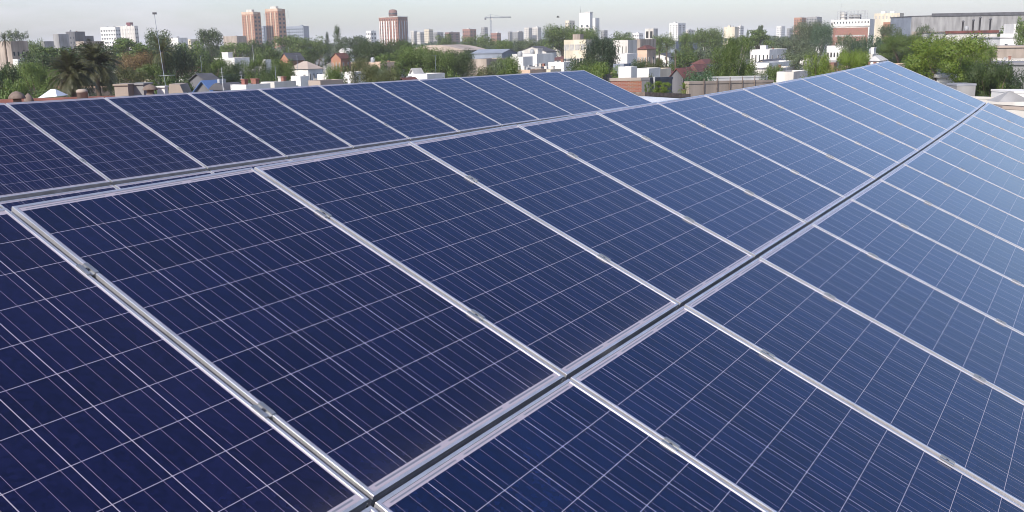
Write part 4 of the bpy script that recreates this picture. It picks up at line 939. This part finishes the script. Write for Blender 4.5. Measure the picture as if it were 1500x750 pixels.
B('white house with a domed dish shape beside the rising tree at right', 'house', 1276, 1290, 1304, 80, d=190, mat='white', roof='roofwhite', kind='hip', rise=1., maxw2=7)
B('white stepped house behind the trees under the brick apartment blocks', 'house', 1184, 1205, 1222, 57, d=480, mat='white', roof='roofwhite', maxw2=14, clutter=2, win=[('L',.4,.9,5,2,'dark',.4,.5)])
B('pale sheds left of the bright green trees at right', 'shed', 1140, 1165, 1188, 103, d=150, mat='offwhite', roof='rooftan', name='shed', maxw2=8)
B('pale low roofed house between the bright big tree and the grey warehouse', 'house', 1350, 1366, 1380, 58, d=270, mat='white', roof='roofwhite', kind='gable', rise=2., maxw2=9)

# ---------------------------------------------------------------- trees one can tell apart
T = tree
PG = 'date palms left of the panels'
palm('bushy date palm standing left, the nearer of the two at left', 101, 83, 72, 128, 'palm', PALM, PG)
palm('bushy date palm leaning over the right side of the nearer one', 138, 70, 70, 140, 'palm', PALM, PG)
palm('slim tall palm silhouetted at the far left against the old building', 8.5, 52, 20, 300, 'dark', PALM2, None, thin=.8)
palm('tall palm head rising before the dark tree at left', 236, 60, 46, 170, 'olive', PALM2)
palm('slender palm behind the white apartment blocks at left', 168, 66, 16, 330, 'dark', PALM2, None, thin=.7)
for k, (x, y, w_, d_) in enumerate(((977, 64, 15, 240), (966, 69, 14, 235), (990, 72, 12, 250))):
    palm(['tallest of three palms right of the peach house', 'leftmost of three palms right of the peach house', 'rightmost and lowest of three palms right of the peach house'][k], x, y, w_, d_, 'grey', PALM2, 'three palms right of the peach house', thin=.5)
palm('small bright palm in front of the tan concrete wall', 1003, 121, 19, 52, 'bright', PALM2, 'small palms beyond the white corrugated roof', thin=.35)
T('round leafy tree behind the old low building at the far left', 'open1', 30, 45.5, 34, d=420, col='grey')
T('mid-green tree right of the old building at the far left', 'round2', 54, 57, 26, d=380, col='mid')
T('bright leafy tree low in front at the far left', 'hugeopen', 46, 91, 62, d=150, col='light')
T('dark tree cut by the left edge, below the slim palm', 'round1', 4, 92, 46, d=165, col='dark')
T('dark bush-like tree low at the left edge', 'round3', 8, 112, 34, d=110, col='mid')
T('dark spreading tree behind the bright leafy one at far left', 'round3', 58, 72, 56, d=230, col='dark')
T('broad flat-topped light green tree above the left palm', 'flat', 84, 66, 80, d=260, col='mid')
T('dark broad tree above the right palm', 'round1', 138, 63, 56, d=270, col='dark')
T('long green tree mass below the white apartment blocks', 'flat', 192, 54, 62, d=330, col='mid')
T('rust-brown tinted tree right of the palms', 'big', 199, 75, 48, d=215, col='rust')
T('light green tree below the rust-brown tree', 'bigopen', 184, 97, 52, d=160, col='olive')
T('olive tree at the right of the light green tree, right of the palms', 'bigopen', 221, 92, 48, d=170, col='mid')
T('tall dark tree crossed by the thin roof mast', 'round2', 230, 42.5, 42, d=380, col='dark')
T('very dark tree below the tall tree with the mast', 'big', 254, 64, 48, d=200, col='deep')
T('dark low bush right of the mast near the panels', 'round3', 250, 104, 56, d=120, col='dark')
T('tall dark dome-shaped tree left of the twin brick towers', 'round1', 309, 43, 37, d=430, col='dark')
T('broad tree below the tall dome-shaped tree', 'round3', 276, 60, 56, d=330, col='mid')
T('round tree behind the low dark shed roofs', 'round2', 290, 76, 56, d=240, col='dark')
T('leafy round tree left of the long white flat building', 'bigopen', 312, 84, 38, d=205, col='mid')
T('dark leafy tree right beside the leafy round one', 'big', 339, 88, 32, d=200, col='dark')
T('airy round tree in front of the white house wall', 'bigopen', 370, 82, 34, d=190, col='mid')
T('dense round tree left of the big white house', 'big', 412, 84, 34, d=190, col='mid')
T('small round bush-like tree above the panels below the dense round tree', 'round3', 408, 111, 32, d=115, col='mid')
T('broad tree mass left of the twin brick towers foot', 'round1', 344, 62, 44, d=400, col='mid')
T('tree at the foot of the left brick tower', 'round2', 378, 57, 42, d=440, col='dark')
T('tree between the feet of the twin brick towers, lower', 'round3', 392, 67, 40, d=350, col='mid')
T('tree at the foot of the right brick tower', 'round1', 424, 52, 44, d=480, col='mid')
T('dark spreading tree right of the twin brick towers', 'round2', 454, 53, 46, d=460, col='mid')
T('open tree behind the white cluster houses', 'open1', 462, 70, 36, d=320, col='dark')
T('pointed dark conifer on the skyline right of the twin towers', 'cone', 495, 39, 28, d=560, col='dark', name='conifer_tree')
T('smaller dark conifer left of the pointed conifer', 'cone', 480, 48, 16, d=600, col='deep', name='conifer_tree')
T('low dark tree left of the striped brick tower', 'round1', 522, 53, 42, d=560, col='dark')
T('broad dark tree at centre left, below the striped brick tower', 'big', 540, 59, 56, d=310, col='dark')
T('dark tree right beside the broad dark one, below the brick tower', 'big', 582, 57, 44, d=330, col='dark')
T('tree with upright open crown below the broad dark tree', 'open2', 566, 76, 44, d=230, col='mid')
T('large leafy tree in front of the curved hangar, left one', 'big', 612, 65, 58, d=235, col='mid')
T('large leafy tree in front of the curved hangar, middle one', 'big', 642, 71, 48, d=225, col='mid')
T('large dark leafy tree in front of the curved hangar, right one', 'big', 670, 72, 46, d=230, col='dark')
T('wide olive bush at the panel edge, centre left', 'hugeopen', 551, 96, 68, d=125, col='olive')
T('small tree with spiky crown left of the wide olive bush', 'open2', 511, 92, 24, d=170, col='olive')
T('small round green bush at the panel edge below the hangar trees', 'round3', 662, 98, 30, d=130, col='mid')
T('second small green bush right of the round one at the panel edge', 'round1', 710, 95, 26, d=135, col='olive')
T('sparse twiggy shrub at the panel edge below the factory', 'open1', 726, 88, 36, d=140, col='grey')
T('leafy shrub right of the sparse twiggy one at the panel edge', 'bigopen', 748, 91, 36, d=135, col='mid')
T('green tree left of the crane base behind the hangar', 'round2', 700, 50, 44, d=560, col='mid')
T('dark tree behind the right end of the hangar', 'round3', 652, 50, 30, d=620, col='mid')
T('green tree right of the crane foot', 'round1', 738, 58, 28, d=480, col='mid')
T('pale green tree below the pale twin apartment blocks', 'round2', 782, 55, 30, d=470, col='grey')
T('big rounded tree on the skyline left of the white tower', 'big', 824, 37, 56, d=450, col='mid')
T('dark tree in front of the white tower foot', 'big', 857, 41, 38, d=440, col='mid')
T('large dark round tree in the middle, left of the white house with blue shutters', 'big', 880, 53, 46, d=205, col='deep', yb=100)
T('lower leafy tree left of the large dark round tree', 'big', 853, 81, 44, d=155, col='dark')
T('light leafy tree below the large dark round tree', 'bigopen', 888, 89, 48, d=150, col='light')
T('small tree at the right foot of the light leafy tree, centre', 'bigopen', 862, 94, 36, d=135, col='mid')
T('low tree on the skyline right of the white tower', 'round3', 912, 46, 36, d=560, col='mid')
T('dark shrubby tree hiding the foot of the peach house at left', 'big', 938, 84, 26, d=190, col='dark')
T('olive shrubby tree hiding the foot of the peach house at right', 'bigopen', 960, 86, 30, d=185, col='olive')
T('green tree in front of the low yard walls right of the pale-trunked tree', 'big', 1136, 92, 24, d=170, col='mid')
T('rounded green tree between the grey depot and the low white factory', 'big', 742, 80, 34, d=200, col='mid')
T('dense low tree in the white cluster of houses at left centre', 'big', 392, 98, 30, d=150, col='dark')
T('olive low tree right of the white cluster houses', 'bigopen', 530, 84, 34, d=190, col='olive')
T('green tree standing before the white carport', 'big', 488, 92, 26, d=160, col='mid')
T('trimmed tree above the peach house', 'round2', 972, 48, 30, d=430, col='mid')
T('broad green tree behind the white warehouse, right of centre', 'big', 1036, 41, 42, d=420, col='mid', yb=66)
T('tree left of the broad green one, in front of the white apartment block', 'round1', 1008, 48, 30, d=430, col='mid')
T('dark tree below the broad green tree, right of the three palms', 'round2', 1000, 70, 42, d=260, col='mid')
T('dull green tree under the broad green tree', 'round3', 1032, 68, 38, d=280, col='grey')
T('large open tree with a pale trunk right of centre', 'hugeopen', 1075, 55, 58, d=135, col='mid', pale=True, yb=112)
T('dark tree low behind the pale trunk', 'big', 1052, 92, 42, d=150, col='dark')
T('dark tree low at the right of the pale trunk', 'big', 1093, 92, 34, d=150, col='dark')
T('dark rounded bush left of the white garden wall', 'big', 1026, 100, 44, d=118, col='blue')
T('low dark bush before the white garden wall right of the pale trunk', 'big', 1112, 101, 30, d=128, col='dark')
T('leafy banana-like shrub before the dark grey wall', 'bigopen', 971, 116.5, 27, d=53, col='bright', z0=8.75, name='shrub', cat='shrub')
T('thin upright shrub at the corner of the red-brick wall', 'open2', 950, 117, 10, d=54, col='light', z0=8.75, name='shrub', cat='shrub')
T('small dark treetop plant left of the leafy shrub, on the workshop', 'open2', 954, 105, 12, d=120, col='olive')
T('flat-topped tree on the skyline left of the brick apartment blocks', 'flat', 1112, 42, 40, d=420, col='mid', yb=68)
T('umbrella-shaped dark tree rising over the flat-topped tree', 'flat', 1112, 36, 14, d=600, col='dark')
T('tree left of the flat-topped tree', 'round1', 1091, 52, 30, d=430, col='mid')
T('dark small conifer on the skyline right of the cream windowless block', 'cone', 1095, 44, 10, d=700, col='dark', name='conifer_tree')
T('grey-green tree right of the flat-topped tree', 'round3', 1146, 52, 36, d=440, col='grey')
T('blue-green tree before the brick apartment block', 'big', 1187, 31, 44, d=430, col='grey', yb=60)
T('second blue-green tree before the grey apartment block', 'big', 1204, 35, 32, d=420, col='blue', yb=60)
T('grey-green spreading tree above the yard buildings at right', 'bigopen', 1178, 71, 46, d=200, col='grey')
T('dull tree behind the spreading grey-green tree', 'round2', 1172, 56, 38, d=360, col='grey')
T('bright green tree at the panel edge, left one', 'hugeopen', 1203, 78, 46, d=105, col='bright')
T('bright green tree at the panel edge, right one', 'huge', 1250, 73, 54, d=112, col='bright')
T('small grey-green tree before the hospital-like building, left one', 'round1', 1240, 50.5, 26, d=300, col='grey')
T('small grey-green tree before the hospital-like building, middle one', 'round2', 1262, 51.5, 28, d=295, col='blue')
T('small grey-green tree before the hospital-like building, right one', 'round3', 1284, 50.5, 32, d=290, col='blue')
T('tall pale green tree in front of the cream building at right', 'bigopen', 1306, 36, 36, d=330, col='grey', yb=60)
T('broad leafy tree right of the panel corner', 'huge', 1326, 50, 66, d=200, col='mid')
T('bare-branched leafless tree before the grey warehouse', 'open2', 1353, 36, 24, d=300, col='grey')
T('very large bright green tree at right, rising above the panel edge', 'huge', 1396, 52, 122, d=100, col='bright', yb=130)
T('right-hand bough tree of the very large bright one', 'hugeopen', 1440, 66, 56, d=104, col='light', yb=130)
T('large dark shaded tree at the right edge', 'huge', 1462, 90, 76, d=92, col='dark', yb=140)
T('deep shadowed tree behind the large dark one at the right edge', 'big', 1487, 98, 44, d=105, col='deep', yb=140)
T('small tree at the right edge before the grey warehouse', 'round2', 1497, 21, 18, d=240, col='mid')
T('low tree right of the flue-pipe building', 'round3', 1476, 40, 30, d=330, col='mid')
T('low tree behind the very large bright tree', 'round1', 1372, 54, 30, d=360, col='mid')

# ---------------------------------------------------------------- pole and wires near the left
r = mast('thin tall roof mast with a small camera-like head, at the left', 235.5, 21, 120, 60, 'roof_mast', .03, cat='mast')
for o in [c for c in bpy.data.objects if c.parent == r]:
    pass
r.rotation_euler = (0, math.radians(0), 0)
for c in list(r.children):
    bpy.data.objects.remove(c)
g = ground_pt(240, 60); r.location = (g.x, g.y, 0); zt = ztop(231, 21, 60); dx = (231-240)*60/F
mb = MB(); mb.tube([(0,0,0),(.0,0,8),(dx,0,zt)], [.024,.02,.014], 8); mb.build('pole', MT['steelblue'], r)
mb = MB(); mb.box(dx-.09,-.06,zt,dx+.13,.06,zt+.12); mb.build('head', MT['bolt'], r)
zc = ztop(240, 111, 60)
mb = MB(); mb.tube([(-.5,0,zc),(.5,0,zc+.04)],[.015]*2,6)
for k in range(6): mb.tube([(-.45+.18*k,-.25,zc),(-.45+.18*k,.25,zc)],[.008]*2,4)
mb.build('aerial', MT['galv'], r)
for lb, x, yt, d_ in (('short aerial pole by the blue-roofed house', 322, 99, 95), ('thin utility pole left of the white cluster houses', 370, 66, 230), ('thin pole among the white houses above the panels', 350, 104, 110)):
    mast(lb, x, yt, 0, d_, 'utility_pole', .07, cat='pole')

# ---------------------------------------------------------------- further houses and trees of the town
R = random.Random(21)
LM = [(30,'the old left-edge building'),(101,'the left date palm'),(138,'the right date palm'),(175,'the white apartment blocks at left'),(235,'the thin roof mast'),(309,'the tall dome-shaped tree'),
      (371,'the left orange-brick tower'),(406,'the right orange-brick tower'),(450,'the big white hipped-roof house'),(495,'the pointed conifer'),(577,'the striped brick tower'),(628,'the curved hangar'),(688,'the reddish brick block'),
      (720,'the construction crane'),(780,'the pale twin apartment blocks'),(824,'the big rounded skyline tree'),(857,'the plain white tower'),(915,'the white house with blue shutters'),(954,'the peach house'),
      (992,'the tall white apartment block'),(1036,'the broad green tree'),(1075,'the pale-trunked tree'),(1112,'the flat-topped tree'),(1170,'the brick apartment block at right'),(1204,'the left bright green tree'),(1250,'the hospital-like building'),
      (1300,'the cream brick-bay building'),(1350,'the leafless tree'),(1400,'the very large bright tree'),(1462,'the large shaded right-edge tree')]
def near_lm(x):
    l_ = min(LM, key=lambda q: abs(q[0]-x)); return ('left of ' if x < l_[0]-7 else 'right of ' if x > l_[0]+7 else 'under ')+l_[1]
used = {}
rank = ['', 'second ', 'third ', 'fourth ', 'fifth ', 'sixth ', 'seventh ', 'eighth ', 'ninth ', 'tenth ']
def clear(x0, x1, y, d):
    for a, b_, yt, yb, dd in EXPL:
        if x1 > a and x0 < b_ and d < dd and y < yb: return False
    return True
items = []
tries = 0
while len(items) < 370 and tries < 20000:
    tries += 1
    d_ = math.exp(R.uniform(math.log(135), math.log(1500))); x = R.uniform(-40, 1540)
    if 135 < d_ and d_ < 900 and R.random() < .36:
        h_ = R.choice([3.6, 3.9, 4.3, 5.0, 6.4, 7.0]); w_ = R.uniform(6, 15); px = w_*F/d_; y = yh(x)+(12-h_)*F/d_
        if clear(x-px*.75, x+px*.6, y, d_): items.append(('H', d_, x, y, px, h_))
    else:
        h_ = R.uniform(4.5, 9) if d_ < 260 else R.uniform(6.5, 12.5) if d_ < 500 else R.uniform(8, 14); w_ = R.uniform(5.5, 8.5) if d_ < 260 else R.uniform(7, 12); px = w_*F/d_; y = yh(x)+(12-h_)*F/d_
        if clear(x-px/2, x+px/2, y, d_): items.append(('T', d_, x, y, px, h_))
for q in range(1600):
    if len(items) >= 470: break
    d_ = math.exp(R.uniform(math.log(170), math.log(800))); x = R.choice([R.uniform(-20, 760), R.uniform(-20, 360), R.uniform(700, 1500)]); h_ = R.uniform(6, 9.5) if d_ < 330 else R.uniform(8, 12); w_ = R.uniform(7, 11); px = w_*F/d_; y = yh(x)+(12-h_)*F/d_
    if clear(x-px*.45, x+px*.45, y, d_): items.append(('T', d_, x, y, px, h_))
items = [q for q in items if q[0] == 'H'] + sorted([q for q in items if q[0] == 'T'], key=lambda q: -q[4])[:196]
items.sort(key=lambda q: q[1])
dep = lambda d: 'nearer' if d < 230 else 'mid-distance' if d < 500 else 'distant'
for it in items:
    k, d_, x, y, px, h_ = it
    if k == 'H':
        mt_, cn = R.choice([('white','white'),('white','white'),('offwhite','off-white'),('cream','cream'),('grey','grey'),('peach','peach'),('tan','tan'),('brick','brick')])
        rf, rn, kd = R.choice([('roofwhite','pale flat','flat'),('roofgrey','grey flat','flat'),('rooftan','tan flat','flat'),('tile','red tiled','hip'),('corrgrey','grey sheet','gable'),('roofdark','dark sheet','gable')])
        key = '%s %s house with %s roof %s' % (dep(d_), cn, rn, near_lm(x)); n_ = used.get(key, 0); used[key] = n_+1
        B((rank[n_] + key), 'house', x-px*.7, x, x+px*.5, y, d=d_, h=h_, mat=mt_, roof=rf, kind=kd, maxw2=12, clutter=R.choice([1,1,2,3]) if kd == 'flat' else 0, rise=1.4 if kd != 'flat' else None,
          group='further houses of the town', win=[('L',.35,.75,R.choice([2,3,4]),1,R.choice(['auto','auto','dark','shut']),.3,.7)] if h_ < 6 else [('L',.12,.9,R.choice([3,4]),2,'auto',.3,.5),('R',.12,.9,2,2,'auto',.3,.5)])
    else:
        kd = R.choice(['round1','round2','round3','open1','open2','flat'] if d_ > 260 else ['big','bigopen'])
        cl_ = R.choice(['dark','mid','mid','olive','deep','light' if d_ < 500 else 'dark','grey']); 
        cn = {'dark':'dark green','mid':'green','olive':'olive','deep':'very dark','light':'light green','grey':'grey-green'}[cl_]
        key = '%s %s %s tree %s' % (dep(d_), cn, {'f':'flat-topped','o':'open-crowned','r':'rounded','b':'leafy'}[kd[0]], near_lm(x)); n_ = used.get(key, 0); used[key] = n_+1
        T(rank[n_]+key, kd, x, y, px, d=d_, h=h_, col=cl_, group='further trees of the town', pr=False)

R = random.Random(77)
hs = [o for o in bpy.data.objects if o.parent is None and o.name.startswith('house') and 90 < o.location.y < 480]
for o in hs:
    wl = [q for q in o.children if q.name.startswith('wall')]
    if not wl or R.random() < .35: continue
    co = [v.co for v in wl[0].data.vertices]; hx = max(v.x for v in co); hy = max(v.y for v in co); hz = max(v.z for v in co)
    x_, y_ = R.uniform(.1,.9)*hx, R.uniform(.1,.9)*hy
    if R.random() < .6:
        mb = MB(); hh = R.uniform(1.6, 3.2); mb.tube([(x_,y_,hz-.8),(x_,y_,hz+hh)],[.03,.025],5); a_ = R.uniform(0,3)
        for k in range(5): 
            u_ = .5-.2*k*.5; mb.tube([(x_+math.cos(a_)*(k*.22-.5)-math.sin(a_)*u_, y_+math.sin(a_)*(k*.22-.5)+math.cos(a_)*u_, hz+hh),(x_+math.cos(a_)*(k*.22-.5)+math.sin(a_)*u_, y_+math.sin(a_)*(k*.22-.5)-math.cos(a_)*u_, hz+hh)],[.012,.012],4)
        mb.tube([(x_-math.cos(a_)*.55,y_-math.sin(a_)*.55,hz+hh),(x_+math.cos(a_)*.5,y_+math.sin(a_)*.5,hz+hh)],[.015,.015],4)
        mb.build('aerial', MT['steelblue'], o)
    else:
        mb = MB(); mb.box(x_,y_,hz-.6,x_+.9,y_+.35,hz+.3); mb.build('air_conditioner', MT['tank'], o)
    if R.random() < .5:
        mb = MB(); mb.box(hx*.55,-.05,.02,hx*.55+.9,-.003,min(2.05,hz-.5)); mb.build('door', MT['maroon' if R.random()<.4 else 'bark'], o)

# far woodland and far roofs, one mass each side of the horizon
r = np.random.default_rng(3); n = 34000
ang = r.uniform(-.62, .62, n); dist = np.exp(r.uniform(np.log(850), np.log(5200), n)); 
cl = (np.sin(ang*70)+np.sin(ang*173+1)+np.sin(ang*31+dist*.004))/3
hh = r.uniform(0, 1, n)**.8*(10.5+3.5*cl+dist*.0006)
cen = np.stack([np.sin(ang)*dist, np.cos(ang)*dist, np.clip(hh, .5, 16)], 1)
me = quads_mesh('far_woodland', cen, r.normal(size=(n,3))*.6+np.array([0,-.4,.4]), 1.2+dist*.0011*r.uniform(.6,1.4,n), [MT['leaf']])
o = link('far_woodland', me); o.color = (.045,.07,.035,1); tag(o, 'dark band of far-off tree crowns running along the whole horizon', 'woodland', kind='stuff')

# ---------------------------------------------------------------- haze
if HAZE:
    mt = bpy.data.materials.new('haze_air'); mt.use_nodes = True; t = mt.node_tree; t.nodes.remove(t.nodes['Principled BSDF'])
    pv = t.nodes.new('ShaderNodeVolumePrincipled'); pv.inputs['Density'].default_value = HAZE; pv.inputs['Color'].default_value = (.98,.985,1,1); pv.inputs['Anisotropy'].default_value = -.1
    t.links.new(pv.outputs[0], t.nodes['Material Output'].inputs['Volume'])
    mb = MB(); mb.box(-7000, -400, -1, 7000, 9400, 78); tag(mb.build('haze', mt), 'thin pale haze over the town and horizon', 'haze', kind='stuff')

for o in bpy.data.objects:
    if o.parent is None and 'label' in o and len(o['label'].replace('-', ' ').split()) > 16: print('LONG', o.name, o['label'])
